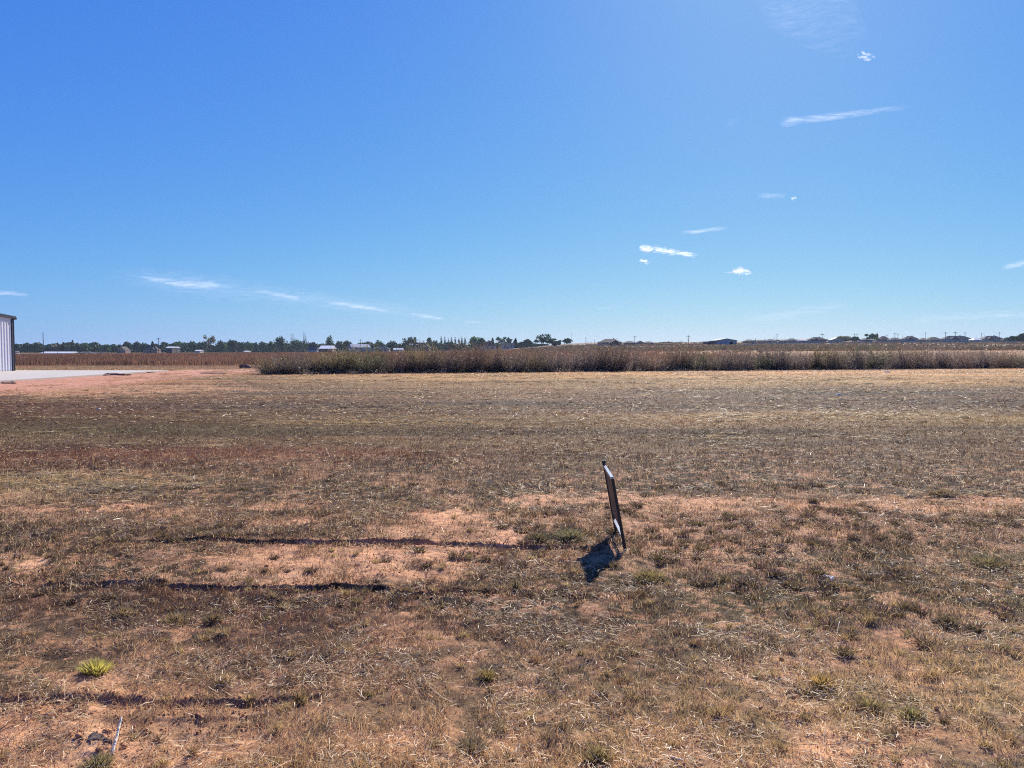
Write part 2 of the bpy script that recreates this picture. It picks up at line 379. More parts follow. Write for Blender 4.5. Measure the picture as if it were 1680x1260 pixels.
# ------------------------------------------------------------------ grass
def unit(a): return a / np.linalg.norm(a, axis=-1, keepdims=True)
def scatter(n, d0, d1, power, a=38):
    """positions in a wide wedge in front, more per square metre close by"""
    u = R.rand(n)
    if power == 0: d = d0 * (d1 / d0) ** u
    else: d = (d0 ** power + u * (d1 ** power - d0 ** power)) ** (1 / power)
    return R.uniform(-1, 1, n) * (.72 * d + 3.0), d
def pick_col(x, y, kind):
    c, bare, pale, gr, ru, dk, red = cover(x, y)
    n = len(x); u = R.rand(n)[:, None]; v = R.rand(n)[:, None]
    mix = lambda a, b, t: a * (1 - t) + b * t
    c = c * K_COV * (1 + .42 * sst(6.0, 4.2, y))[:, None]
    c = c * (1 - .15 * sst(9, 15, y))[:, None]
    if kind == 'stub':
        out = c * (.55 + 1.15 * u ** 1.5)
        straw = lin((226, 197, 150)) * (.6 + .6 * v) * (1 - .35 * sst(9, 15, y))[:, None]
        out = np.where(R.rand(n, 1) < .22 - .12 * sst(9, 15, y)[:, None] + .4 * pale[:, None], straw, out)
        out = mix(out, lin((138, 84, 62)) * (.5 + .7 * u), ru[:, None] * .4)
        out = np.where(R.rand(n, 1) < gr[:, None] * .6, lin((112, 112, 74)) * (.5 + .8 * u), out)
        out = np.where(R.rand(n, 1) < .18 + .4 * dk[:, None], lin((84, 70, 68)) * (.5 + .6 * v), out)
    else:
        out = lin((238, 212, 168)) * (.55 + .6 * u)
        out = np.where(R.rand(n, 1) < .45 + .35 * sst(9, 15, y)[:, None], c * (.8 + 1.0 * v), out)
    return out, bare, pale, gr, ru, dk, red
def off_pad(x, y): return ~((x < -25.4) & (y < 58.2))

def build_grass():
    parts = []
    for n, d0, d1, pw, hh, ww in ((560000, 2.0, 9, .6, (.020, .060), .0030), (340000, 6.0, 20, .4, (.02, .06), .0055), (205000, 13, 56, .3, (.02, .055), .013), (60000, 42, 84, .3, (.04, .11), .022)):
        x, y = scatter(n, d0, d1, pw)
        # clumping: blades gather in bunches
        cl = fbm(x * 9, y * 9, 3, 201); big = np.clip(fbm(x * 2.4, y * 2.4, 3, 205) * 1.6 - .3, 0, 1)
        col, bare, pale, gr, ru, dk, red = pick_col(x, y, 'stub')
        keep = (R.rand(n) < (1 - .93 * bare) * (.25 + 1.2 * sst(.38, .62, cl))) & (R.rand(n) > red * .95) & off_pad(x, y) & (R.rand(n) < sst(d1, d1 * .72, y)) & (R.rand(n) < (sst(d0, d0 * 1.3, y) if d0 > 3 else 1))
        x, y, col, cl, pale, big = x[keep], y[keep], col[keep], cl[keep], pale[keep], big[keep]; n = len(x)
        h = R.uniform(hh[0], hh[1], n) * (.55 + .9 * cl) * (.7 + .7 * big) * (1 + .3 * pale) * np.clip(y / 9, .8, 1.2) * (1 - .45 * sst(9, 15, y))
        a = R.uniform(0, 2 * math.pi, n); lean = R.uniform(.1, 1.5, n) * h
        dx, dy = np.cos(a) * lean, np.sin(a) * lean
        z = hf(x, y) - .004
        P = np.stack([np.stack([x, y, z], 1), np.stack([x + dx * .35, y + dy * .35, z + h * .6], 1), np.stack([x + dx, y + dy, z + h], 1)], 1)
        w = ww * R.uniform(.5, 1.3, n) * np.clip(y / ((d0 + d1) * .5), .6, 1.8)
        W = np.stack([w, w * .8, w * .15], 1)
        b = R.uniform(-1.1, 1.1, n); sd = np.stack([np.cos(b), np.sin(b), np.zeros(n)], 1)
        parts.append(ribbons(P, W, sd, col))
    V, Fq, C = cat(parts)
    o = mesh_np('mown_grass', V, Fq, M_GRASS, C); tag(o, 'short brown mown grass and stubble covering the whole field', 'grass', None, 'stuff')
    # litter: dead straws and clippings lying flat
    parts = []
    for n, d0, d1, pw, ln, ww in ((350000, 2.0, 9.5, .6, (.012, .05), .0028), (18000, 2.0, 9, .6, (.06, .17), .0026), (150000, 6.5, 25, .5, (.03, .12), .0055), (80000, 16, 58, .3, (.06, .22), .014), (40000, 42, 84, .3, (.1, .35), .025)):
        x, y = scatter(n, d0, d1, pw)
        col, bare, pale, gr, ru, dk, red = pick_col(x, y, 'straw')
        pc = fbm(x * 2.3, y * 2.3, 3, 215)
        keep = (R.rand(n) < (.14 + .95 * sst(.43, .58, pc) + .5 * pale) * (1 - .75 * bare)) & (R.rand(n) > red * .9) & off_pad(x, y) & (R.rand(n) < sst(d1, d1 * .72, y)) & (R.rand(n) < (sst(d0, d0 * 1.3, y) if d0 > 3 else 1))
        x, y, col = x[keep], y[keep], col[keep]; n = len(x)
        L = R.uniform(ln[0], ln[1], n); a = R.uniform(0, 2 * math.pi, n); bend = R.normal(0, 1, n) * (.55 if ln[1] > .15 else .22)
        K = 4; t = np.linspace(-.5, .5, K)
        px_, py_, pz_ = [], [], []
        zc = R.uniform(.004, .035, n); tilt = R.normal(0, .22, n)
        for q in t:
            aa = a + bend * q
            px_.append(x + np.cos(aa) * L * q); py_.append(y + np.sin(aa) * L * q); pz_.append(zc + tilt * L * q)
        X_, Y_, Z_ = np.stack(px_, 1), np.stack(py_, 1), np.stack(pz_, 1)
        zg = hf(X_.ravel(), Y_.ravel()).reshape(X_.shape) if d1 < 10 else np.repeat(hf(x, y)[:, None], K, 1)
        P = np.stack([X_, Y_, zg + np.clip(Z_, .002, None)], 2)
        w = ww * R.uniform(.5, 1.3, n); W = np.repeat(w[:, None], K, 1); W[:, -1] *= .4
        sd = np.stack([-np.sin(a), np.cos(a), R.normal(0, .5, n)], 1)
        parts.append(ribbons(P, W, unit(sd), col))
    V, Fq, C = cat(parts)
    o = mesh_np('straw_litter', V, Fq, M_GRASS, C); tag(o, 'dead straws and clippings strewn flat between the stubble', 'straw litter', None, 'stuff')
build_grass()

def windrows():
    parts = []
    spots = [(R.uniform(-60, 1740), 573 + 40 / R.uniform(.16, 1.0) ** .8) for _ in range(300)]
    for px, py, rx, ry, k in [(150, 800, 130, 12, 40), (120, 784, 110, 6, 24), (620, 691, 200, 5, 34), (1350, 686, 320, 6, 60), (1300, 718, 180, 5, 16), (1000, 625, 640, 6, 70), (1300, 641, 380, 3, 26), (640, 672, 300, 8, 22), (1540, 812, 90, 5, 10)]:
        spots += [(px + R.normal(0, .55) * rx, py + R.normal(0, .55) * ry) for _ in range(k)]
    for px, py in spots:
        if py < 616 or py > 835: continue
        x0, y0 = gp(px, py)
        if x0 < -17 - 0 * y0 and y0 > 20: continue
        m = 46; L = R.uniform(.12, .55) * (.5 + y0 / 30); Wd = L * R.uniform(.2, .4)
        x = x0 + R.normal(0, .5, m) * L; y = y0 + R.normal(0, .5, m) * Wd; hmax = R.uniform(.015, .05)
        q = np.exp(-((x - x0) / L) ** 2 - ((y - y0) / Wd) ** 2); z = hf(x, y) + q * hmax * R.uniform(.3, 1, m) + .005
        a = R.normal(0, .7, m); ln = R.uniform(.05, .16, m) * (1 + y0 / 40)
        P = np.stack([np.stack([x + np.cos(a) * ln * t, y + np.sin(a) * ln * t, z + (.012 - .05 * t * t) * R.uniform(.3, 1.3, m)], 1) for t in (-.5, 0, .5)], 1)
        w = .005 * (.6 + y0 / 14) * R.uniform(.6, 1.3, m); W = np.stack([w, w, w * .5], 1)
        sd = unit(np.stack([-np.sin(a), np.cos(a), R.normal(0, .8, m)], 1)); parts.append(ribbons(P, W, sd, lin((214, 190, 146)) * R.uniform(.35, .9, (m, 1))))
    V, Fq, C = cat(parts); o = mesh_np('straw_heaps', V, Fq, M_GRASS, C); tag(o, 'small pale heaps and windrows of mown straw over the middle of the field', 'straw', None, 'stuff')
def crumbs():
    n = 95000; x, y = scatter(n, 2.2, 10, .5); c, bare, *_ = cover(x, y)
    g = fbm(x * 4, y * 4, 3, 451); keep = R.rand(n) < (.06 + .9 * sst(.25, .8, bare)) * sst(.35, .6, g) * .8
    x, y = x[keep], y[keep]; s = R.uniform(.0018, .007, len(x)) * (1 + 2.2 * (R.rand(len(x)) > .96))
    for pa, pb, dep in RUTS:      # broken clods along the ruts
        (xa, ya), (xb, yb) = line_w(pa, pb); m = int(150 * (xb - xa)); t = R.rand(m)
        x = np.concatenate([x, xa + (xb - xa) * t]); y = np.concatenate([y, ya + (yb - ya) * t + R.choice([-.07, .06], m) + R.normal(0, .025, m)]); s = np.concatenate([s, R.uniform(.003, .012, m)])
    n = len(x); z = hf(x, y) + s * .35
    o6 = np.array([(1, 0, 0), (0, 1, 0), (-1, 0, 0), (0, -1, 0), (0, 0, .75), (0, 0, -.75)], float)
    V = o6[None] * s[:, None, None] * R.uniform(.6, 1.3, (n, 6, 1)); a = R.uniform(0, 6.28, n); ca, sa = np.cos(a)[:, None], np.sin(a)[:, None]
    V = np.stack([V[:, :, 0] * ca - V[:, :, 1] * sa + x[:, None], V[:, :, 0] * sa + V[:, :, 1] * ca + y[:, None], V[:, :, 2] + z[:, None]], 2).reshape(-1, 3)
    f = np.array([(0, 1, 4), (1, 2, 4), (2, 3, 4), (3, 0, 4), (1, 0, 5), (2, 1, 5), (3, 2, 5), (0, 3, 5)]); Fq = (np.arange(n)[:, None, None] * 6 + f[None]).reshape(-1, 3)
    C = np.repeat((SOIL * K_SOIL * .5 + SOIL2 * K_SOIL * .5)[None] * R.uniform(.5, 1.1, (n, 1)), 6, 0)
    m_, nt, out = new_mat('soil_crumb'); d = nt.nodes.new('ShaderNodeBsdfDiffuse'); q = nt.nodes.new('ShaderNodeAttribute'); q.attribute_name = 'col'; nt.links.new(q.outputs['Color'], d.inputs['Color']); nt.links.new(d.outputs[0], out.inputs['Surface'])
    o = mesh_np('soil_crumbs', V, Fq, m_, C); tag(o, 'crumbs and small clods of red earth on the bare patches and rut edges', 'soil crumbs', None, 'stuff')
crumbs(); windrows()
def tuft_geo(x, y, rad, h, col, n, spread=.9, w=.0035, dark=.5):
    """a bunch of blades fanning out of one root, (V,F,C) in world coordinates relative to (x,y,ground)"""
    a = R.uniform(0, 2 * math.pi, n); r = rad * R.rand(n) ** .7
    bx, by = np.cos(a) * r * .55, np.sin(a) * r * .55
    hh = h * R.uniform(.45, 1.1, n) * (1 - .35 * r / rad)
    a2 = a + R.normal(0, .7, n); ln = spread * hh * (.15 + r / rad * R.uniform(.3, 1.2, n))
    gx, gy = x + bx, y + by
    z = hf(gx, gy) - .006 - float(hf(np.array([x]), np.array([y]))[0])
    pts = []
    for t in (0, .4, .75, 1.):
        pts.append(np.stack([bx + np.cos(a2) * ln * t ** 1.6, by + np.sin(a2) * ln * t ** 1.6, z + hh * (t - .12 * t * t)], 1))
    P = np.stack(pts, 1); ww = w * R.uniform(.6, 1.3, n); W = np.stack([ww, ww, ww * .7, ww * .15], 1)
    b = R.uniform(-1.2, 1.2, n); sd = np.stack([np.cos(b), np.sin(b), np.zeros(n)], 1)
    base = np.array(col) * np.array([.95, .92, .78]) * R.uniform(.6, 1.25, (n, 1)) 
    base = np.where(R.rand(n, 1) < .3, lin((196, 170, 120)) * .6 * R.uniform(.6, 1.1, (n, 1)), base)
    return ribbons(P, W, sd, base)

def build_tufts():
    parts = []
    n = 1800
    x, y = scatter(n, 2.2, 9.5, .5)
    c, bare, *_ = cover(x, y)
    dens = sst(.45, .62, fbm(x * .9, y * .9, 3, 301)) * .8 + sst(4.8, 3.4, y) * .6 * sst(-1.5, 1.0, x) + .12 + .22 * sst(5.5, 4.2, y)
    for i in range(n):
        if R.rand() > dens[i] * (1 - .6 * bare[i]): continue
        k = R.rand(); s = R.uniform(.02, .055) * (1.25 if y[i] < 5 else 1)
        col = lin((204, 178, 134)) if k < .5 else lin((156, 142, 104)) if k < .7 else lin((112, 92, 82)) if k < .9 else lin((170, 134, 100))
        V, Fq, C = tuft_geo(x[i], y[i], s, R.uniform(.03, .07), col, int(50 + 800 * s), w=.0028)
        V = V + np.array([x[i], y[i], float(hf(x[i:i + 1], y[i:i + 1])[0])])
        parts.append((V, Fq, C))
    V, Fq, C = cat(parts)
    o = mesh_np('bunch_grass', V, Fq, M_GRASS, C); tag(o, 'small cut bunches of golden and brown grass dotting the near field', 'bunch grass', None, 'stuff')
    # low dark forbs sprawling over the bare earth on the right and along the ruts
    spots = [(1400, 845, 150, 14, 26), (1200, 860, 160, 22, 34), (1480, 872, 160, 22, 34), (1000, 835, 100, 16, 16), (1300, 895, 250, 16, 30), (1600, 860, 80, 30, 18), (700, 915, 260, 30, 16),
             (900, 880, 90, 26, 16), (300, 870, 260, 20, 24), (1100, 905, 80, 26, 14), (1300, 950, 330, 26, 40), (560, 985, 300, 16, 20), (200, 985, 180, 20, 14), (1460, 1010, 200, 40, 18), (1250, 800, 300, 12, 24), (700, 800, 300, 14, 24)]
    parts = []
    for px, py, rx, ry, m in spots:
        for k in range(m):
            ux, uy = gp(px + R.normal(0, .5) * rx, py + R.normal(0, .5) * ry)
            s = R.uniform(.05, .13)
            V, Fq, C = tuft_geo(ux, uy, s, R.uniform(.03, .08), lin((98, 80, 76)) if R.rand() < .6 else lin((108, 94, 70)), 90, spread=1.8, w=.006)
            V = V + np.array([ux, uy, float(hf(np.array([ux]), np.array([uy]))[0])]); parts.append((V, Fq, C))
    V, Fq, C = cat(parts)
    o = mesh_np('low_weeds', V, Fq, M_GRASS, C); tag(o, 'dark sprawling weeds lying over the bare earth', 'weeds', None, 'stuff')
build_tufts()

TUFTS = [  # px, py(base), radius m, height m, colour, blades, label
 (158, 1103, .105, .085, (222, 214, 120), 620, 'bright lime green grass tuft alone in the brown field at left', .9, .004),
 (935, 884, .16, .14, (136, 134, 112), 520, 'grey-green weed clump just left of the leaning yard sign', .9, .006),
 (885, 886, .13, .11, (110, 104, 84), 320, 'olive weed clump left of the grey-green one near the yard sign', 1., .006),
 (205, 1010, .12, .075, (150, 128, 96), 380, 'beige grass hummock, left of the three below the second tyre rut', 1.1, .004),
 (290, 1018, .13, .085, (160, 138, 104), 420, 'beige grass hummock, middle of the three below the second tyre rut', 1.1, .004),
 (350, 1018, .09, .075, (138, 116, 88), 300, 'beige grass hummock, right of the three below the second tyre rut', 1.1, .004),
 (1385, 1074, .075, .075, (120, 102, 76), 320, 'dark round grass clump lone in the straw at right', .9, .004),
 (1555, 1024, .10, .06, (120, 108, 82), 320, 'flat grey-brown grass clump near the right edge', 1.2, .004),
 (1430, 1160, .09, .08, (162, 146, 104), 340, 'olive tuft in front of the golden grass at lower right', .9, .004),
 (1495, 1178, .085, .075, (156, 148, 102), 320, 'olive-grey tuft right of the others in the lower right straw', .9, .004),
 (1350, 1122, .075, .09, (212, 178, 110), 300, 'small golden tuft in the lower right straw', .9, .004),
 (980, 1246, .085, .08, (160, 144, 102), 320, 'olive grass tuft at the bottom edge right of centre', .9, .004),
 (775, 1232, .09, .08, (140, 124, 104), 320, 'grey-brown tuft at the bottom edge left of centre', 1., .004),
 (800, 1110, .06, .07, (166, 148, 96), 240, 'small yellow-green tuft in the straw at centre', .9, .004),
 (160, 1256, .10, .07, (152, 144, 104), 320, 'olive tuft at the lower left bottom edge below the bleached stick', .9, .004),
 (492, 1152, .035, .11, (150, 128, 88), 120, 'upright straw tuft at the right end of the nearest rut', .5, .004),
 (848, 966, .05, .10, (124, 116, 90), 110, 'thin upright green weed right of the second rut', .6, .005),
 (1620, 930, .20, .10, (146, 136, 104), 520, 'broad grey-green grass patch at the right edge', 1.2, .005),
 (1335, 826, .10, .08, (120, 104, 94), 200, 'grey weed on the pale bare strip at right', 1., .006),
 (1545, 812, .22, .11, (150, 132, 110), 420, 'pale straw mound on the bare strip at far right', 1.2, .007),
 (1065, 948, .17, .085, (164, 150, 104), 520, 'yellow-green grass patch in front of the yard sign', 1.1, .005),
 (1490, 1000, .09, .07, (116, 98, 80), 300, 'brown clump behind the flat grey-brown clump at right', 1., .004),
]
for px, py, rad, h, col, nb, lab, sp, w in TUFTS:
    x, y = gp(px, py)
    V, Fq, C = tuft_geo(x, y, rad, h, lin(col), nb, sp, w)
    o = mesh_np('grass_tuft', V, Fq, M_GRASS, C); o.location = (x, y, float(hf(np.array([x]), np.array([y]))[0]))
    tag(o, lab, 'grass tuft', 'grass tufts standing out of the field')

# ------------------------------------------------------------------ small things lying in the field
def on_ground(px, py, dz=0.):
    x, y = gp(px, py); return (x, y, float(hf(np.array([x]), np.array([y]))[0]) + dz)
M_WOODPALE = plain('weathered_pale_wood', (.85, .70, .46), .8, noise=.25, scale=40, bump=.5)
M_WOODDARK = plain('rotten_dark_wood', (.10, .066, .048), .85, noise=.3, scale=30, bump=.6)
M_ROCK = plain('pale_stone', (.92, .78, .56), .85, noise=.2, scale=18, bump=.5)
M_PAPER = plain('white_litter', (.92, .80, .58), .7, noise=.12, scale=12)
def stick(name, px, py, L, r, tilt, az, mat, label, cat_):
    o = MB(); pts = [np.array([0, 0, 0.])]; d = np.array([math.sin(az) * math.cos(tilt), math.cos(az) * math.cos(tilt), math.sin(tilt)])
    for i in range(6): pts.append(pts[-1] + (d + R.normal(0, .06, 3)) * L / 6)
    for i in range(6): o.tube(pts[i], pts[i + 1], r * (1.1 - .08 * i) * R.uniform(.85, 1.15), r * (1.02 - .08 * i) * R.uniform(.9, 1.1), 7)
    ob = o.build(name, mat); ob.location = on_ground(px, py, .004); tag(ob, label, cat_); return ob
# pale splinter propped up; its foot is at (184,1238), its head at (182,1196)
stick('stick', 184, 1238, .155, .0065, math.radians(38), math.radians(-14), M_WOODPALE, 'short bleached stick propped up at lower left beside the dark wood', 'stick')
def chunk():
    g = [(-.125, .03, .0), (-.125, .035, .012), (-.105, .06, .035), (-.10, .055, .0), (-.02, .01, .024), (.01, -.005, .0), (.012, -.005, .008), (-.06, -.02, .0), (-.11, -.012, .006), (-.07, .035, .034)]
    import bmesh
    bm = bmesh.new()
    for p in g:
        bm.verts.new(p)
    bmesh.ops.convex_hull(bm, input=bm.verts)
    bmesh.ops.subdivide_edges(bm, edges=bm.edges, cuts=2, use_grid_fill=True)
    for v in bm.verts: v.co.z = v.co.z * .6 + R.uniform(-.003, .003); v.co.x += R.uniform(-.003, .003)
    me = bpy.data.meshes.new('wood_chunk'); bm.to_mesh(me); bm.free(); me.materials.append(M_WOODDARK)
    o = bpy.data.objects.new('wood_chunk', me); COL.objects.link(o); o.location = on_ground(183, 1220, .0)
    tag(o, 'dark splintered piece of wood lying left of the bleached stick', 'wood piece')
chunk()
stick('stick', 1088, 1247, .085, .006, math.radians(6), math.radians(125), M_WOODPALE, 'short pale stick lying at the bottom edge right of centre', 'stick')
stick('stick', 1372, 1040, .16, .003, math.radians(8), math.radians(30), M_WOODPALE, 'thin pale forked stalk lying in the straw at right', 'stalk')
def lump(name, px, py, sx, sy, sz, mat, label, cat_, rough=.2):
    import bmesh
    bm = bmesh.new(); bmesh.ops.create_icosphere(bm, subdivisions=3, radius=1)
    for v in bm.verts:
        k = 1 + rough * (float(fbm(np.array([v.co.x * 1.7 + px]), np.array([v.co.y * 1.7 + v.co.z * 2.1]), 3, 7)[0]) - .5) * 2
        v.co = (v.co.x * sx * k, v.co.y * sy * k, v.co.z * sz * k)
    me = bpy.data.meshes.new(name); bm.to_mesh(me); bm.free(); me.materials.append(mat)
    o = bpy.data.objects.new(name, me); COL.objects.link(o); o.location = on_ground(px, py, sz * .3)
    tag(o, label, cat_); return o
lump('stone', 1455, 611, .20, .14, .09, M_ROCK, 'white stone at the foot of the weed row at right', 'stone')
lump('stone', 1376, 648, .10, .07, .045, M_ROCK, 'small pale stone out in the brown field at right', 'stone')
lump('stone', 162, 672, .05, .04, .03, M_ROCK, 'tiny white stone in the red-brown grass at left', 'stone')
def paper():
    n = 7; v = []; f = []
    for i in range(n):
        for j in range(5):
            v.append(((i / (n - 1) - .5) * .085, (j / 4 - .5) * .05, .018 + .010 * math.sin(i * 1.7 + j) + .008 * R.rand()))
    for i in range(n - 1):
        for j in range(4): a = i * 5 + j; f.append((a, a + 5, a + 6, a + 1))
    m = MB(); m.add(v, f); o = m.build('paper_scrap', M_PAPER); o.location = on_ground(1360, 963, .05); o.rotation_euler = (-.05, .3, .2)
    md = o.modifiers.new('thick', 'SOLIDIFY'); md.thickness = .002
    tag(o, 'crumpled white scrap of litter lying in the grass at right', 'litter')
paper()

M_CLOD = plain('damp_dark_soil', (.24, .14, .10), .95, noise=.35, scale=3, bump=.8)
M_CLOD2 = plain('dry_red_soil', (.36, .20, .14), .95, noise=.3, scale=3, bump=.8)
lump('dirt_pile', 190, 615.5, .85, .4, .10, M_CLOD, 'dark long pile of dug earth on the right edge of the concrete apron', 'dirt pile', .7)
lump('dirt_pile', 236, 611.0, .7, .4, .06, M_CLOD, 'smaller flat pile of earth at the far right end of the apron', 'dirt pile', .7)
lump('dirt_pile', 404, 603.5, .55, .4, .22, M_CLOD, 'dark clod heap in the open left of the tall weed row', 'dirt pile', .7)
lump('dirt_pile', 13, 629.5, .3, .2, .07, M_CLOD, 'dark clods at the near edge of the apron, far left', 'dirt pile', .7)
lump('dirt_pile', 350, 613, .9, .3, .05, M_CLOD2, 'low red scrape of earth left of the tall weed row', 'dirt pile', .7)

# ------------------------------------------------------------------ leaning yard sign
def yard_sign():
    nb = np.array([*gp(1026, 904), 0.]); fb = np.array([*gp(1011, 872), 0.])
    mid = (nb + fb) / 2; L = np.linalg.norm(fb - nb)
    yaw = math.atan2(-(fb[0] - nb[0]), fb[1] - nb[1])
    gz = float(hf(np.array([mid[0]]), np.array([mid[1]]))[0])
    root = empty('yard_sign', (mid[0], mid[1], gz), yaw, 0, math.radians(-10.3))
    tag(root, 'black framed metal yard sign leaning left, seen almost edge-on in the field', 'sign')
    blk = plain('black_paint', (.018, .018, .02), .38, .0, .2, 60)
    steel = plain('worn_steel', (.46, .47, .50), .32, .7, .2, 30)
    pan = plain('sign_panel', (.035, .035, .04), .5, .0, .1, 8)
    h2 = L / 2; t = .0125
    p = MB(); p.box(-t, t, -h2 - t, -h2 + t, -.06, .612); p.build('post', blk, root, .002)
    p = MB(); p.box(-t, t, h2 - t, h2 + t, -.06, .640); a = p.build('post', blk, root, .002)
    c = MB(); c.box(-t - .004, t + .004, h2 - t - .004, h2 + t + .004, .640, .662); c.build('post_cap', blk, a, .002)
    r = MB(); r.box(-t + .001, t - .001, -h2 + t, h2 - t, .598, .622); r.build('top_rail', steel, root, .001)
    r = MB(); r.box(-t + .002, t + .004, -h2 + t, h2 - t, .108, .126); r.build('bottom_rail', steel, root, .001)
    q = MB(); q.box(-.004, .004, -h2 + t, h2 - t, .180, .598); q.build('panel', pan, root)
    for y_ in (-h2 + .05, h2 - .05):
        q = MB(); q.box(-.004, .004, y_ - .008, y_ + .008, .130, .180); q.build('hanger', blk, root)
yard_sign()

# ------------------------------------------------------------------ metal building and apron
def metal_building():
    cx, cy = gp(22, 610)
    x1 = cx; y1 = cy; y0 = cy - 20; x0 = x1 - 24
    H0 = 4.0; ridge = H0 + 10 * .083
    root = empty('metal_building', (x1, y1, -.02)); tag(root, 'pale ribbed metal building with dark trim beside the concrete apron', 'building')
    wm = plain('white_ribbed_metal', (.62, .615, .64), .45, .0, .13, .9); tr = plain('dark_trim', (.035, .04, .055), .4, .1, .1, 4); rf = plain('galvalume_roof', (.45, .47, .5), .35, .6, .08, 1)
    # gable wall facing +x: ribbed profile running along y
    def top(yy): return H0 + (10 - abs(yy + 10)) * .083 - .03
    v, f = [], []; yy = 0.; prof = []
    step = .3048
    k = 0
    while yy > -20:
        for dy, dx in ((0, 0), (.20, 0), (.225, .032), (.275, .032)):
            if yy - dy > -20: prof.append((yy - dy, dx))
        yy -= step
    prof.append((-20, 0))
    for (yy, dx) in prof: v += [(dx, yy, .0), (dx, yy, top(yy))]
    for i in range(len(prof) - 1): a = 2 * i; f.append((a, a + 1, a + 3, a + 2))
    m = MB(); m.add(v, f); w = m.build('wall', wm, root)
    # far, near and back walls
    m = MB(); m.box(-24, -.02, -.04, -.01, 0, H0 - .03); m.build('wall', wm, root)
    m = MB(); m.box(-24, -.02, -19.99, -19.96, 0, H0 - .03); m.build('wall', wm, root)
    m = MB(); m.add([(-24, 0, 0), (-24, -20, 0), (-24, -20, H0), (-24, -10, ridge), (-24, 0, H0)], [(0, 1, 2, 3, 4)]); m.build('wall', wm, root)
    # roof: two slopes with thickness
    for s in (0, 1):
        ya, yb = (0.25, -10) if s == 0 else (-20.25, -10)
        za = H0 - .02
        m = MB(); v = [(-24.1, ya, za), (.12, ya, za), (.12, yb, ridge), (-24.1, yb, ridge)]
        v += [(a, b, c + .06) for a, b, c in v]
        m.add(v, [(0, 1, 2, 3), (7, 6, 5, 4), (0, 4, 5, 1), (1, 5, 6, 2), (2, 6, 7, 3), (3, 7, 4, 0)]); m.build('roof', rf, root)
        # rake trim follows the slope
        m = MB(); v = []
        for yq, zq in ((ya, za), (yb, ridge)): v += [(.05, yq, zq - .11), (.16, yq, zq - .11), (.16, yq, zq + .085), (.05, yq, zq + .085)]
        m.add(v, [(0, 1, 5, 4), (1, 2, 6, 5), (2, 3, 7, 6), (3, 0, 4, 7), (0, 3, 2, 1), (4, 5, 6, 7)]); m.build('rake_trim', tr, root)
        m = MB(); yo = .08 if s == 0 else -20.08
        m.tube((-24, yo + (.1 if s == 0 else -.1), H0 - .09), (.2, yo + (.1 if s == 0 else -.1), H0 - .09), .09, .09, 8); m.build('gutter', tr, root)
    m = MB(); m.box(.0, .07, -.14, .02, 0, H0 - .16); m.build('corner_trim', tr, root, .004)
    m = MB(); m.box(.0, .07, -20.02, -19.86, 0, H0 - .16); m.build('corner_trim', tr, root, .004)
    m = MB(); m.box(.034, .05, -20, -.14, .0, .10); m.build('base_trim', tr, root)
    m = MB(); m.tube((.05, .08, .05), (.05, .08, H0 - .16), .045, .045, 8); m.build('downspout', tr, root)
metal_building()
def apron():
    mat, nt, out = new_mat('concrete')
    b = nt.nodes.new('ShaderNodeBsdfPrincipled'); b.inputs['Roughness'].default_value = .8
    tc = nt.nodes.new('ShaderNodeTexCoord'); n = nt.nodes.new('ShaderNodeTexNoise'); n.inputs['Scale'].default_value = .6; n.inputs['Detail'].default_value = 8; n.inputs['Roughness'].default_value = .65
    mp = nt.nodes.new('ShaderNodeMapping'); mp.inputs['Scale'].default_value = (2.5, .5, 1); nt.links.new(tc.outputs['Object'], mp.inputs[0]); nt.links.new(mp.outputs[0], n.inputs['Vector'])
    cr = nt.nodes.new('ShaderNodeValToRGB'); cr.color_ramp.elements[0].position = .3; cr.color_ramp.elements[0].color = (.37, .33, .28, 1); cr.color_ramp.elements[1].position = .7; cr.color_ramp.elements[1].color = (.48, .43, .365, 1)
    nt.links.new(n.outputs['Fac'], cr.inputs[0]); nt.links.new(cr.outputs[0], b.inputs['Base Color']); nt.links.new(b.outputs[0], out.inputs['Surface'])
    m = MB(); 
    ys = [10, 16, 22, 28, 34, 40, 46, 52, 57.8]; xs = [-46, -41.2, -36.4, -31.1, -25.8]
    for i in range(len(xs) - 1):
        for j in range(len(ys) - 1):
            m.box(xs[i] + .008, xs[i + 1] - .008, ys[j] + .008, ys[j + 1] - .008, -.15, .07)
    o = m.build('concrete_apron', mat); tag(o, 'pale concrete apron beside the metal building', None, None, 'structure')
apron()

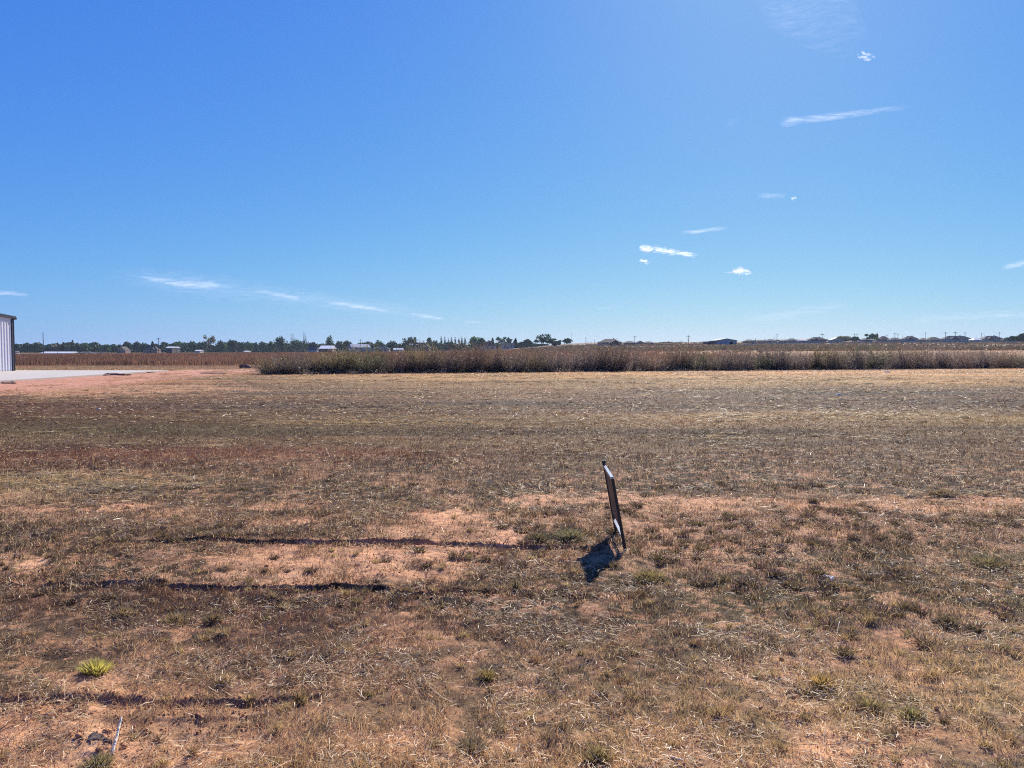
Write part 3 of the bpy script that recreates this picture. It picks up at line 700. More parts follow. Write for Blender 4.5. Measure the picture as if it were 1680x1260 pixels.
# ------------------------------------------------------------------ tall weed row
def bush_geo(w, h, cols, n):
    """stems fanning up from a root, each with side twigs; finer towards the top, low twigs paled to lift the shaded base"""
    parts = []
    lean = R.normal(0, .08)
    n1 = n // 7
    a = R.uniform(0, 2 * math.pi, n1); r0 = .34 * w * R.rand(n1) ** .6; sp = R.rand(n1) ** .6
    hh = h * (1.05 - .68 * sp ** 2) * R.uniform(.62, 1.02, n1)
    a = a + R.normal(0, .3, n1); ex, ey = np.cos(a) * sp * w * .52, np.sin(a) * sp * w * .45
    def pos(t, i=slice(None)):
        return np.stack([np.cos(a[i]) * r0[i] + ex[i] * t ** 1.25 + lean * hh[i] * t, np.sin(a[i]) * r0[i] + ey[i] * t ** 1.25, hh[i] * t * (1.06 - .06 * t)], 1)
    P = np.stack([pos(t) for t in (np.zeros(n1), np.full(n1, .35), np.full(n1, .7), np.ones(n1))], 1); P[:, 0, 2] -= .05
    cc = cols[R.randint(len(cols), size=n1)]
    W = np.stack([np.full(n1, .022), np.full(n1, .018), np.full(n1, .013), np.full(n1, .004)], 1) * R.uniform(.7, 1.4, (n1, 1))
    b = R.uniform(-1.3, 1.3, n1); sd = np.stack([np.cos(b), np.sin(b), np.zeros(n1)], 1)
    parts.append(ribbons(P, W, sd, cc * R.uniform(.6, 1.1, (n1, 1))))
    m = n
    i = R.randint(n1, size=m); t = R.uniform(.0, 1., m) ** 1.1; B = pos(t, i)
    d = unit(np.stack([np.cos(a[i]) * sp[i] * .6 + R.normal(0, .8, m), np.sin(a[i]) * sp[i] * .6 + R.normal(0, .8, m), R.uniform(-.1, 1.1, m)], 1))
    L = R.uniform(.10, .34, m) * h / 1.9 * (1.25 - .5 * t)
    P = np.stack([B, B + d * L[:, None] * .5, B + d * L[:, None] + np.stack([R.normal(0, .03, m), R.normal(0, .03, m), R.uniform(-.03, .05, m)], 1)], 1)
    W = np.stack([np.full(m, .02), np.full(m, .03), np.full(m, .008)], 1) * R.uniform(.6, 1.5, (m, 1))
    b = R.uniform(-1.5, 1.5, m); sd = unit(np.stack([np.cos(b), np.sin(b), R.normal(0, .3, m)], 1))
    parts.append(ribbons(P, W, sd, (cols[R.randint(len(cols), size=m)] * (1 - .7 * (1 - t[:, None]) ** 1.5) + lin((170, 158, 160)) * .7 * (1 - t[:, None]) ** 1.5) * R.uniform(.65, 1.25, (m, 1))))  # dead grey low twigs, their colour also paled to lift the shaded base
    return cat(parts)
PAL = {
 'olive': ('olive-brown', [(132, 118, 82), (120, 104, 78), (144, 126, 92)]),
 'rust': ('rust-tipped', [(136, 110, 90), (124, 104, 90), (144, 116, 94)]),
 'grey': ('grey-brown', [(124, 108, 98), (110, 96, 92), (142, 124, 108)]),
 'green': ('dull green', [(118, 120, 82), (104, 108, 80), (134, 130, 88)]),
 'mauve': ('mauve-brown', [(124, 108, 100), (112, 98, 92), (136, 118, 106)])}
ORD = ['first', 'second', 'third', 'fourth', 'fifth', 'sixth', 'seventh', 'eighth', 'ninth', 'tenth', 'eleventh', 'twelfth', 'thirteenth', 'fourteenth', 'fifteenth', 'sixteenth']
def pal(k): return np.array([lin(c) for c in PAL[k][1]]) * np.array([.86, .88, .84])
def row_y(px): return 614 - (px - 440) * (10.5 / 1240.)
#     px, width px, top py, palette
BUSH = [(452, 50, 586, 'olive'), (483, 56, 579, 'mauve'), (516, 40, 586, 'olive'), (545, 52, 576, 'olive'), (566, 46, 572, 'olive'), (600, 60, 577, 'green'), (640, 56, 577, 'rust'), (672, 44, 580, 'rust'),
        (695, 52, 573, 'olive'), (733, 48, 577, 'mauve'), (768, 62, 573, 'rust'), (802, 50, 574, 'rust'), (838, 50, 578, 'grey'), (868, 48, 578, 'olive'), (905, 50, 577, 'grey'), (938, 46, 580, 'grey'),
        (972, 54, 573, 'mauve'), (1003, 46, 573, 'rust'), (1035, 52, 571, 'grey'), (1068, 44, 579, 'rust'), (1112, 46, 572, 'rust'), (1140, 48, 578, 'green'), (1178, 50, 578, 'grey'), (1212, 46, 577, 'grey'),
        (1246, 46, 585, 'green'), (1268, 44, 573, 'grey'), (1298, 52, 570, 'mauve'), (1328, 40, 586, 'grey'), (1352, 48, 569, 'olive'), (1385, 52, 571, 'mauve'), (1418, 50, 571, 'green'),
        (1452, 54, 573, 'grey'), (1488, 50, 573, 'rust'), (1524, 50, 571, 'mauve'), (1560, 50, 577, 'rust'), (1592, 48, 574, 'mauve'), (1622, 54, 572, 'rust'), (1655, 48, 581, 'olive'), (1684, 46, 586, 'olive')]
for i, (px, wpx, top, k) in enumerate(BUSH):
    x, y = gp(px, row_y(px)); y2 = y + 1.0 + R.uniform(-.5, .9)
    x = (px - 840) / F * y2; w = wpx * 1.12 * y2 / F; h = at(px, top, y2)[2] * 1.03
    V, Fq, C = bush_geo(w * R.uniform(.9, 1.25), h * R.uniform(1.05, 1.4), pal(k) * R.uniform(.6, 1.3), 2300)
    o = mesh_np('dry_bush', V, Fq, M_BUSH, C); o.location = (x, y2, float(hfun(np.array([x]), np.array([y2]))[0]))
    if i < 14: pos_ = ORD[i] + ' from left in the tall weed row'
    elif i >= len(BUSH) - 13: pos_ = ORD[len(BUSH) - 1 - i] + ' from the right edge in the tall weed row'
    else: pos_ = ORD[i - 14] + ' bush past the fourteenth in the tall weed row'
    tag(o, PAL[k][0] + ' dry bush, ' + pos_ .replace(' bush past', ' past'), 'bush', 'dry bushes in the tall weed row')
def weed_mass():
    parts = []
    # filling between and behind the bushes
    for k in range(120):
        px = R.uniform(436, 1730); x, y = gp(px, row_y(px)); y2 = y + R.uniform(1.6, 6.5); x = (px - 840) / F * y2
        key = list(PAL)[R.randint(5)]
        if R.rand() < .4: y2 = y + R.uniform(.5, 1.4); hh = R.uniform(.35, .85); ww = R.uniform(.8, 1.6)
        else: hh = R.uniform(.5, 1.15) * (1.0 if px > 520 else .75); ww = R.uniform(1.6, 2.6)
        V, Fq, C = bush_geo(ww, hh, pal(key), 520)
        V = V + np.array([x, y2, 0.0]); parts.append((V, Fq, C))
    for k in range(170):
        px = R.uniform(430, 1720); x, y = gp(px, row_y(px) + R.uniform(-.6, 1.2)); ww = R.uniform(.3, 1.0)
        V, Fq, C = bush_geo(ww, R.uniform(.15, .5), np.array([lin((196, 176, 146)), lin((160, 140, 118)), lin((120, 116, 90))]) * .8, 90)
        V = V + np.array([x, y + .4, 0.0]); parts.append((V, Fq, C))
    V, Fq, C = cat(parts)
    o = mesh_np('weed_thicket', V, Fq, M_BUSH, C); tag(o, 'tangle of dry weeds filling in behind and between the bushes', 'weeds', None, 'stuff')
    # brown weed field behind, about a metre tall
    n = 90000
    u = R.rand(n); d = 74 * (560 / 74.) ** (u ** 1.25); px = R.uniform(-.80, .80, n)
    x = px * d; y = d
    keep = (x < 60 + 0 * y) & ((sst(-20, 60, x) < R.rand(n)) | (d < 0)) & (fbm(x * .25, y * .25, 3, 401) > .3)
    edge = 76 + 3 * fbm(x * .4, x * 0, 3, 405) 
    keep &= (y > edge)
    x, y, d = x[keep], y[keep], d[keep]; n = len(x)
    big = fbm(x * .12, y * .12, 3, 411)
    h = R.uniform(.4, .78, n) * (.75 + .5 * big); z = hfun(x, y)
    colr = np.array([lin(c) for c in [(136, 102, 86), (126, 94, 80), (142, 112, 92), (118, 98, 86), (132, 96, 84)]]) * np.array([.84, .84, .78]) 
    col = colr[R.randint(5, size=n)] * R.uniform(.6, 1.2, (n, 1)) * (.6 + .8 * fbm(x * .15, y * .04, 3, 421))[:, None]
    ps = []
    for q in range(3):
        a = R.uniform(0, 6.28, n); ln = R.uniform(.05, .3, n); ox, oy = R.normal(0, .12, n), R.normal(0, .12, n)
        P = np.stack([np.stack([x + ox, y + oy, z - .05], 1), np.stack([x + ox + np.cos(a) * ln * .4, y + oy + np.sin(a) * ln * .4, z + h * .6], 1), np.stack([x + ox + np.cos(a) * ln, y + oy + np.sin(a) * ln, z + h * R.uniform(.8, 1.05, n)], 1)], 1)
        w = .035 * np.clip(d / 90, .8, 4); W = np.stack([w * .6, w * 1.5, w * .4], 1)
        b = R.uniform(-1.2, 1.2, n); ps.append(ribbons(P, W, np.stack([np.cos(b), np.sin(b), np.zeros(n)], 1), col))
    V, Fq, C = cat(ps)
    o = mesh_np('weed_field', V, Fq, M_BUSH, C); tag(o, 'wide field of waist-high rust brown weeds behind the building and bushes', 'weeds', None, 'stuff')
weed_mass()

def rise_scrub():
    n = 26000; d = 180 * (640 / 180.) ** R.rand(n); x = R.uniform(-.16, .74, n) * d
    keep = (fbm(x * .012, d * .06, 4, 431) > .53) & (x > 5); x, d = x[keep], d[keep]; n = len(x); z = hfun(x, d)
    h = R.uniform(.15, .5, n) * (1 + d / 500)
    P = np.stack([np.stack([x, d, z - .1], 1), np.stack([x, d, z + h], 1)], 1); w = R.uniform(.5, 1.3, n) * (.4 + d / 300); W = np.stack([w, w * .5], 1)
    b = R.uniform(-.8, .8, n); cc = np.array([lin((108, 94, 80)), lin((94, 86, 74)), lin((124, 100, 84)), lin((98, 92, 72))])[R.randint(4, size=n)] * .8 * R.uniform(.7, 1.2, (n, 1))
    V, Fq, C = ribbons(P, W, np.stack([np.cos(b), np.sin(b), np.zeros(n)], 1), cc)
    o = mesh_np('rise_scrub', V, Fq, M_BUSH, C); tag(o, 'low brown scrub in streaks over the rise at right', 'scrub', None, 'stuff')
rise_scrub()

# ------------------------------------------------------------------ distant trees
M_BARK = plain('bark', (.09, .07, .055), .9, 0, .2, 3)
TCOL = {'dark': (48, 68, 40), 'mid': (70, 96, 52), 'pale': (108, 130, 76), 'grey': (126, 118, 88), 'blue': (62, 88, 58)}
def crown_geo(w, h, z0, kind, col, n, leaf):
    """leaf clumps spread through several lobes from z0 to h"""
    lobes = []
    ch = h - z0
    if kind == 'poplar': lobes = [(0, 0, z0 + ch * .5, w * .42, ch * .55)]
    elif kind == 'conifer': lobes = [(R.normal(0, .03) * w, 0, z0 + ch * t, w * .52 * (1.02 - t), ch * .14) for t in np.linspace(.08, .95, 7)]
    elif kind == 'wispy': lobes = [(R.uniform(-.4, .4) * w, R.uniform(-.2, .2) * w, z0 + ch * R.uniform(.1, .95), w * .16, ch * .2) for _ in range(10)]
    elif kind == 'gum': lobes = [(R.uniform(-.36, .36) * w, R.uniform(-.3, .3) * w, z0 + ch * R.uniform(.15, .85), w * R.uniform(.14, .24), ch * R.uniform(.15, .25)) for _ in range(12)]
    else:
        lobes = [(R.uniform(-.27, .27) * w, R.uniform(-.27, .27) * w, z0 + ch * R.uniform(.25, .72), w * R.uniform(.2, .32), ch * R.uniform(.2, .32)) for _ in range(9)] + [(0, 0, z0 + ch * .45, w * .4, ch * .42), (R.normal(0, .08) * w, 0, z0 + ch * .78, w * .25, ch * .22)]
    lobes = np.array(lobes); k = R.randint(len(lobes), size=n); u = unit(R.normal(0, 1, (n, 3))); rr = R.rand(n, 1) ** .45
    if kind in ('poplar',): rr = R.rand(n, 1) ** .6
    P = np.stack([lobes[k, 0], lobes[k, 1], lobes[k, 2]], 1) + u * rr * np.stack([lobes[k, 3], lobes[k, 3], lobes[k, 4]], 1)
    if kind == 'poplar': P[:, :2] *= (1.15 - .8 * ((P[:, 2:3] - z0) / ch).clip(0, 1) ** 1.5)
    P[:, 2] = np.clip(P[:, 2], z0 * .8, h * 1.01)
    a = unit(R.normal(0, 1, (n, 3))); b = unit(np.cross(a, R.normal(0, 1, (n, 3)))); s = leaf * R.uniform(.5, 1.2, (n, 1))
    V = np.stack([P - a * s, P - b * s * .7, P + a * s, P + b * s * .7], 1).reshape(-1, 3); Fq = np.arange(n * 4).reshape(n, 4)
    lobec = R.uniform(.7, 1.35, len(lobes))[k]
    C = np.repeat(np.array(lin(col)) * np.array([1.15, 1.2, .85]) * lobec[:, None] * R.uniform(.75, 1.25, (n, 1)), 4, 0)
    return V, Fq, C
def tree(px, wpx, top, d, kind, ck, label, group):
    x = (px - 840) / F * d; zg = float(hfun(np.array([x]), np.array([d]))[0]) - .1
    h = at(px, top, d)[2] - zg; w = wpx * 1.25 * d / F; h = h * 1.06
    root = empty('tree' if kind not in ('poplar', 'conifer') else kind + '_tree', (x, d, zg))
    tag(root, label, 'tree', group)
    z0 = h * (.06 if kind in ('round', 'conifer', 'poplar') else .28)
    V, Fq, C = crown_geo(w, h, z0, kind, TCOL[ck], {'wispy': 200, 'gum': 420, 'poplar': 300}.get(kind, 1050), min(1.0, w * .085 + .15) if kind != 'wispy' else .38)
    mesh_np('crown', V, Fq, M_LEAF, C, root)
    t = MB(); r = max(.16, h * .028); t.tube((0, 0, -.2), (R.normal(0, .1), 0, h * .45), r, r * .6, 7)
    for _ in range(6 if kind in ('gum', 'wispy') else 3):
        a = R.uniform(0, 6.28); q = R.uniform(.25, .42); t.tube((0, 0, h * q), (math.cos(a) * w * .26, math.sin(a) * w * .26, h * R.uniform(.6, .9)), r * .45, r * .12, 5)
    t.build('trunk', M_BARK, root)
T = 'trees along the horizon'
SEGS = [  # (landmark phrase, [(px,w,top,kind,colour)])
 ('right of the metal building', 860, [(27, 14, 566, 'round', 'dark'), (42, 18, 564, 'round', 'dark'), (60, 22, 562, 'round', 'dark')]),
 ('right of the tallest pole at left', 880, [(79, 14, 566, 'round', 'dark'), (90, 14, 567, 'round', 'grey'), (106, 16, 564, 'round', 'dark'), (120, 10, 560, 'conifer', 'dark'), (130, 12, 565, 'round', 'dark'), (141, 16, 564, 'round', 'mid'),
   (156, 24, 562, 'round', 'dark'), (174, 14, 566, 'round', 'blue'), (188, 12, 565, 'round', 'blue'), (210, 14, 561, 'round', 'dark'), (225, 14, 561, 'round', 'dark'), (239, 14, 563, 'round', 'blue'), (251, 12, 562, 'conifer', 'dark')]),
 ('right of the second tall pole', 900, [(270, 16, 562, 'round', 'blue'), (286, 14, 564, 'round', 'mid'), (299, 22, 561, 'round', 'mid'), (317, 16, 560, 'round', 'blue'), (331, 14, 562, 'round', 'blue'), (345, 17, 551, 'gum', 'grey'), (362, 16, 559, 'round', 'mid'),
   (382, 15, 558, 'round', 'dark'), (397, 12, 562, 'round', 'blue'), (408, 14, 561, 'round', 'mid'), (421, 12, 563, 'conifer', 'blue'), (433, 14, 561, 'round', 'blue'), (447, 14, 561, 'round', 'mid'), (460, 16, 552, 'round', 'dark'),
   (482, 10, 545, 'wispy', 'mid'), (490, 34, 559, 'round', 'blue'), (498, 16, 545, 'wispy', 'dark'), (514, 18, 562, 'round', 'dark')]),
 ('right of the white-roofed shed', 880, [(541, 15, 552, 'round', 'mid'), (556, 12, 560, 'round', 'blue'), (569, 15, 559, 'round', 'dark'), (603, 16, 561, 'round', 'dark'), (622, 18, 559, 'round', 'mid'), (646, 17, 560, 'round', 'dark')]),
 ('beside the brick house', 820, [(668, 14, 555, 'gum', 'dark'), (676, 14, 554, 'gum', 'dark'), (704, 13, 555, 'round', 'mid'), (713, 16, 559, 'round', 'blue')]),
 ('in the row of narrow pointed trees', 820, [(724, 5, 552, 'poplar', 'blue'), (730, 5, 554, 'poplar', 'blue'), (736, 5, 555, 'poplar', 'dark'), (741, 5, 553, 'poplar', 'blue'), (747, 5, 553, 'poplar', 'blue'), (753, 5, 555, 'poplar', 'dark'), (758, 5, 553, 'poplar', 'blue'), (763, 5, 554, 'poplar', 'blue')]),
 ('right of the row of narrow pointed trees', 800, [(740, 26, 562, 'round', 'dark'), (776, 17, 553, 'round', 'pale'), (791, 15, 555, 'round', 'mid'), (801, 10, 559, 'round', 'dark'), (808, 10, 556, 'conifer', 'dark'), (822, 16, 554, 'gum', 'mid'), (834, 11, 555, 'gum', 'dark'),
   (846, 13, 557, 'conifer', 'dark'), (856, 12, 561, 'round', 'blue'), (865, 13, 557, 'round', 'dark'), (876, 16, 564, 'round', 'blue')]),
 ('in the open right of the houses among trees', 700, [(888, 24, 549, 'gum', 'dark'), (905, 16, 556, 'gum', 'mid'), (913, 12, 560, 'round', 'dark'), (926, 21, 556, 'gum', 'dark')]),
 ('among the hilltop houses', 720, [(1384, 26, 552, 'round', 'grey'), (1401, 14, 553, 'round', 'blue'), (1426, 12, 548, 'gum', 'mid'), (1433, 10, 549, 'gum', 'mid'), (1438, 5, 546, 'poplar', 'grey')]),
 ('at the right edge above the tan field', 620, [(1661, 16, 552, 'round', 'blue'), (1677, 20, 548, 'round', 'dark')])]
KN = {'round': 'rounded', 'gum': 'open-crowned', 'poplar': 'slender', 'wispy': 'thin-leaved', 'conifer': 'pointed'}
CN = {'dark': 'dark green', 'mid': 'mid green', 'pale': 'pale green', 'grey': 'dull grey-brown', 'blue': 'blue-green'}
for phrase, d, lst in SEGS:
    for i, (px, w, top, k, c) in enumerate(lst):
        tree(px, w, top, d + R.uniform(-25, 25), k, c, '%s %s tree, %s of those %s' % (CN[c], KN[k], ORD[i] if i < 16 else 'second to last' if i == 16 else 'last', phrase), T)
def woods():
    parts = []
    for (pa, pb, top, d, ck) in ((20, 270, 564, 930, 'dark'), (262, 535, 563.5, 950, 'dark'), (535, 600, 564, 930, 'mid'), (598, 760, 564, 900, 'dark'), (755, 900, 565, 860, 'dark'), (1230, 1470, 560.5, 850, 'blue')):
        n = int((pb - pa) * 75)
        px = R.uniform(pa, pb, n); dd = d + R.uniform(-20, 40, n); x = (px - 840) / F * dd; zg = hfun(x, dd)
        ht = (at(840, top, d)[2] - zg) * (.55 + .75 * fbm(px * .11, px * 0, 3, 501)); z = zg + ht.clip(.5, None) * R.rand(n) ** .8
        P = np.stack([x, dd, z], 1); a = unit(R.normal(0, 1, (n, 3))); b = unit(np.cross(a, R.normal(0, 1, (n, 3)))); s = R.uniform(.6, 1.3, (n, 1))
        V = np.stack([P - a * s, P - b * s * .7, P + a * s, P + b * s * .7], 1).reshape(-1, 3); Fq = np.arange(n * 4).reshape(n, 4)
        C = np.repeat(np.array(lin(TCOL[ck])) * np.array([1.1, 1.15, .85]) * R.uniform(.6, 1.2, (n, 1)), 4, 0); parts.append((V, Fq, C))
    V, Fq, C = cat(parts); o = mesh_np('distant_woods', V, Fq, M_LEAF, C); tag(o, 'low dark belt of far woodland behind the single trees', 'woods', None, 'stuff')
woods()

# ------------------------------------------------------------------ distant buildings
MC = {}
def cm(name, srgb, rough=.75, k=.7):
    if name not in MC: MC[name] = plain(name, tuple(lin(srgb) * k), rough, 0, .08, .4)
    return MC[name]
GLASS = plain('window_glass', (.03, .04, .05), .15, 0, .05, 1)
def house(px0, px1, top, d, wall, roof, form, label, catg='house', wallh=.55, name='house', base=None, dep=9., group=None, nwin=3, rz=0.):
    cx = (px0 + px1) / 2; x = (cx - 840) / F * d; zg = float(hfun(np.array([x]), np.array([d]))[0]) if base is None else at(cx, base, d)[2]
    zg -= .15
    w = (px1 - px0) * d / F; h = at(cx, top, d)[2] - zg; hw = h * wallh; w2 = w / 2; ov = .35
    root = empty(name, (x, d, zg), rz); tag(root, label, catg, group)
    m = MB(); m.box(-w2 + ov, w2 - ov, -dep / 2 + ov, dep / 2 - ov, -.5, hw)
    if form == 'gable_x':     # gable faces the camera
        m.add([(-w2 + ov, -dep / 2 + ov, hw + .002), (w2 - ov, -dep / 2 + ov, hw + .002), (0, -dep / 2 + ov, h - .15)], [(0, 1, 2)])
    m.build('wall', wall, root)
    D = dep / 2; r = MB()
    if form == 'hip':
        k = min(w2 * .62, D * 1.2)
        r.add([(-w2, -D, hw), (w2, -D, hw), (w2, D, hw), (-w2, D, hw), (-w2 + k, 0, h), (w2 - k, 0, h), (-w2, -D, hw - .2), (w2, -D, hw - .2), (w2, D, hw - .2), (-w2, D, hw - .2)],
              [(0, 1, 5, 4), (1, 2, 5), (2, 3, 4, 5), (3, 0, 4), (6, 7, 1, 0), (7, 8, 2, 1), (8, 9, 3, 2), (9, 6, 0, 3)])
    elif form == 'gable_y':
        r.add([(-w2, -D, hw), (w2, -D, hw), (w2, D, hw), (-w2, D, hw), (-w2, 0, h), (w2, 0, h), (-w2, -D, hw - .15), (w2, -D, hw - .15), (w2, D, hw - .15), (-w2, D, hw - .15)],
              [(0, 1, 5, 4), (2, 3, 4, 5), (0, 4, 3), (1, 2, 5), (6, 7, 1, 0), (8, 9, 3, 2), (7, 8, 2, 1), (9, 6, 0, 3)])
    elif form == 'gable_x':
        r.add([(-w2, -D, hw), (0, -D, h), (0, D, h), (-w2, D, hw), (w2, -D, hw), (w2, D, hw), (-w2, -D, hw - .25), (0, -D, h - .25), (w2, -D, hw - .25)],
              [(0, 1, 2, 3), (1, 4, 5, 2), (0, 6, 7, 1), (1, 7, 8, 4)])
    else: r.box(-w2, w2, -D, D, hw, h)
    rf = r.build('roof', roof, root)
    if catg == 'house' and form == 'hip' and w > 12:
        # a lower front gable breaks the roof line
        g = MB(); gx = -w2 * .35 if (int(cx) % 2) else w2 * .35; gw = w * .16; gh = hw + (h - hw) * .62
        g.add([(gx - gw, -D - 1, hw), (gx + gw, -D - 1, hw), (gx, -D - 1, gh), (gx - gw, 0, hw), (gx + gw, 0, hw), (gx, 0, gh)], [(0, 1, 2), (0, 2, 5, 3), (1, 4, 5, 2), (0, 3, 4, 1)]); g.build('front_gable', roof, root)
        c = MB(); c.box(w2 * .3, w2 * .3 + .8, .6, 1.4, hw, h + .5); c.build('chimney', wall, rf)
    if nwin:
        for i in range(nwin):
            xx = -w2 * .8 + w * .8 * (i + .5) / nwin; q = MB(); q.box(xx - .7, xx + .7, -D + ov - .05, -D + ov - .005, hw * .38, hw * .78); q.build('window', GLASS, root)
        q = MB(); q.box(w2 * .02 - .5, w2 * .02 + .5, -D + ov - .05, -D + ov - .006, 0.05, hw * .74); q.build('door', cm('dark_door', (60, 50, 46)), root)
    return root, w2, D, hw, h
WHT = plain('bright_white_roof', (.66, .65, .62), .45, 0, .04, .5)
brick = cm('brown_brick', (170, 136, 118)); tan_ = cm('tan_siding', (206, 186, 162)); grw = cm('grey_wall', (170, 172, 176)); blr = cm('slate_roof', (78, 80, 86), .95, .6); brr = cm('brown_roof', (92, 80, 74), .95, .6); crm = cm('cream_wall', (214, 206, 192)); dkw = cm('dark_wall', (62, 62, 66))
house(74, 126, 576.8, 640, tan_, WHT, 'gable_y', 'long low white-roofed shed beyond the weeds at left', 'shed', .45, 'long_shed', None, 14, nwin=0)
house(127, 156, 576.8, 640, brick, blr, 'hip', 'low grey-roofed house just right of the long white-roofed shed', 'house', .4)
house(24, 31, 575.5, 640, crm, brr, 'gable_x', 'small cream shed right behind the metal building corner', 'shed', .6, 'small_shed', None, 5, nwin=0)
house(155, 176, 577, 660, tan_, brr, 'gable_y', 'tan low shed between the grey-roofed house and the dark trees', 'shed', .5, 'small_shed', None, 6, nwin=0)
house(196, 211, 568.5, 820, brick, brr, 'gable_x', 'brown-roofed house half hidden in the trees left of the second pole', 'house', .4, dep=12, nwin=2)
house(238, 262, 568, 820, brick, brr, 'hip', 'broad brown-roofed house in trees just left of the second pole', 'house', .5)
house(276, 287, 568.5, 700, dkw, WHT, 'gable_y', 'small white-roofed carport, right of the second pole', 'carport', .82, 'carport', nwin=0, dep=10)
house(288, 294, 568.7, 720, dkw, WHT, 'gable_y', 'tiny white roof right beside the small carport', 'carport', .82, 'carport', nwin=0, dep=8)
house(323, 332, 574, 760, crm, WHT, 'gable_y', 'tiny pale shed low under the trees beneath the bare tree', 'shed', .78, 'small_shed', nwin=0, dep=10)
house(403, 409, 575.4, 600, crm, WHT, 'gable_y', 'small white van-sized box shed at the field edge mid left', 'shed', .78, 'small_shed', nwin=0, dep=10)
house(527, 549, 567, 640, cm('red_brown_siding', (120, 84, 72)), WHT, 'gable_y', 'red-brown shed with bright white roof, left of the grey barn', 'shed', .6, 'white_roofed_shed', dep=17, nwin=1)
house(506, 522, 568, 760, grw, blr, 'gable_y', 'grey shed half hidden left of the white-roofed red-brown shed', 'shed', .5, 'small_shed', dep=7, nwin=0)
house(574, 606, 564.5, 620, grw, cm('pale_metal_roof', (176, 180, 186)), 'gable_y', 'grey metal barn with a pale end wall left of the brick house', 'barn', .62, 'metal_barn', dep=11, nwin=0, rz=.45)
house(610, 640, 568, 760, tan_, blr, 'hip', 'tan house right of the grey metal barn, low among trees', 'house')
house(646, 662, 571, 700, crm, WHT, 'gable_y', 'low white shed left of the brick house', 'shed', .6, 'small_shed', nwin=0, dep=9)
house(675, 706, 562, 700, brick, brr, 'hip', 'large brick house with brown pitched roofs between two dark trees', 'house', .45, dep=13)
house(788, 814, 562.5, 740, crm, brr, 'hip', 'cream house with brown roof right of the slender tree row', 'house')
house(822, 844, 562.5, 740, crm, blr, 'gable_y', 'cream house with grey roof right of the cream brown-roofed one', 'house')
house(854, 864, 569.5, 640, crm, brr, 'gable_x', 'small cream shed under the pointed dark tree', 'shed', .6, 'small_shed', nwin=0, dep=5)
r_, w2, D, hw, h = house(981, 1019, 556, 520, grw, blr, 'hip', 'big grey hip-roofed house, leftmost on the rise', 'house', .52, dep=13)
house(1023, 1042, 559.5, 560, grw, blr, 'hip', 'small grey-roofed house second from left on the rise', 'house')
house(1043, 1055, 559.2, 580, tan_, blr, 'gable_x', 'narrow gabled house third from left on the rise', 'house', nwin=1)
house(1056, 1071, 560, 590, grw, blr, 'hip', 'small slate-roofed house fourth from left on the rise', 'house', nwin=2)
house(1082, 1103, 560.5, 760, tan_, brr, 'hip', 'faint tan house fifth on the rise, beyond the road', 'house', nwin=2)
house(1105, 1126, 561, 780, tan_, blr, 'hip', 'faint grey-roofed house left of the lone pole on the rise', 'house', nwin=2)
house(1134, 1158, 561, 780, tan_, brr, 'hip', 'faint brown house between the lone pole and the open barn', 'house', nwin=2)
root, w2, D, hw, h = house(1168, 1203, 555.5, 500, grw, cm('blue_grey_metal', (118, 128, 140)), 'gable_x', 'grey metal barn with an open bay on the rise', 'barn', .72, 'metal_barn', dep=18, nwin=0)
m = MB(); m.box(w2 * .28, w2 * .60, -D + .28, -D + .34, .1, hw * .72); m.build('bay_shade_panel', cm('bay_shadow', (24, 26, 32)), root)  # dark panel on the wall, painted as the shade inside the bay
m = MB(); m.box(-w2 * .06, w2 * .24, -D + .26, -D + .34, .1, hw * .70); m.build('sliding_door', cm('pale_door', (196, 198, 202)), root)
m = MB(); m.box(-w2 - 4.6, -w2 + .3, -D + 2, D - 3, -.3, hw * .72); m.build('side_shed', dkw, root)
m = MB(); m.box(-w2 - 4.8, -w2 + .3, -D + 1.8, D - 2.8, hw * .72, hw * .80); m.build('side_roof', cm('blue_grey_metal', (118, 128, 140)), root)
house(1217, 1235, 565, 420, dkw, WHT, 'flat', 'long dark trailer shed with a white roof in front of the rise', 'shed', .84, 'trailer_shed', dep=4, nwin=0)
HR = [(1219, 1238, 557, 'olive grey'), (1239, 1254, 557.5, 'x'), (1255, 1272, 556.3, 'x'), (1278, 1292, 557.5, 'x'), (1290, 1306, 555.2, 'x'), (1309, 1322, 555.2, 'pink'), (1325, 1353, 553, 'x'), (1360, 1380, 554, 'tan'), (1410, 1428, 555, 'x'), (1441, 1455, 551.5, 'x'),
      (1457, 1476, 554, 'x'), (1480, 1503, 551.5, 'x'), (1508, 1520, 554.5, 'x'), (1519, 1541, 553, 'x'), (1544, 1590, 551, 'x'), (1592, 1606, 554, 'white'), (1608, 1642, 551, 'x'), (1644, 1656, 554, 'x')]
HL = ['first house right of the open-bay barn, low slate hip roof', 'second house right of the open-bay barn, brown hip roof', 'third house right of the open-bay barn, peaked slate roof', 'fourth house right of the open-bay barn, low brown roof', 'fifth house right of the open-bay barn, steep slate hip',
      'house with a pale pinkish roof on the rise', 'wide brown house just right of the pale-roofed one', 'tan gabled house left of the grey-brown hill trees', 'slate-roofed house left of the open-crowned hill trees', 'peaked house just right of the slender hilltop tree',
      'low brown house, second right of the slender hilltop tree', 'high hip-roofed house, third right of the slender hilltop tree', 'small low house, fourth right of the slender hilltop tree', 'slate gabled house, fifth right of the slender hilltop tree', 'widest hip-roofed house at right, behind two poles', 'small white-roofed shed house right of the widest house', 'second widest hip-roofed house near the right edge', 'low house just left of the trees at the right edge']
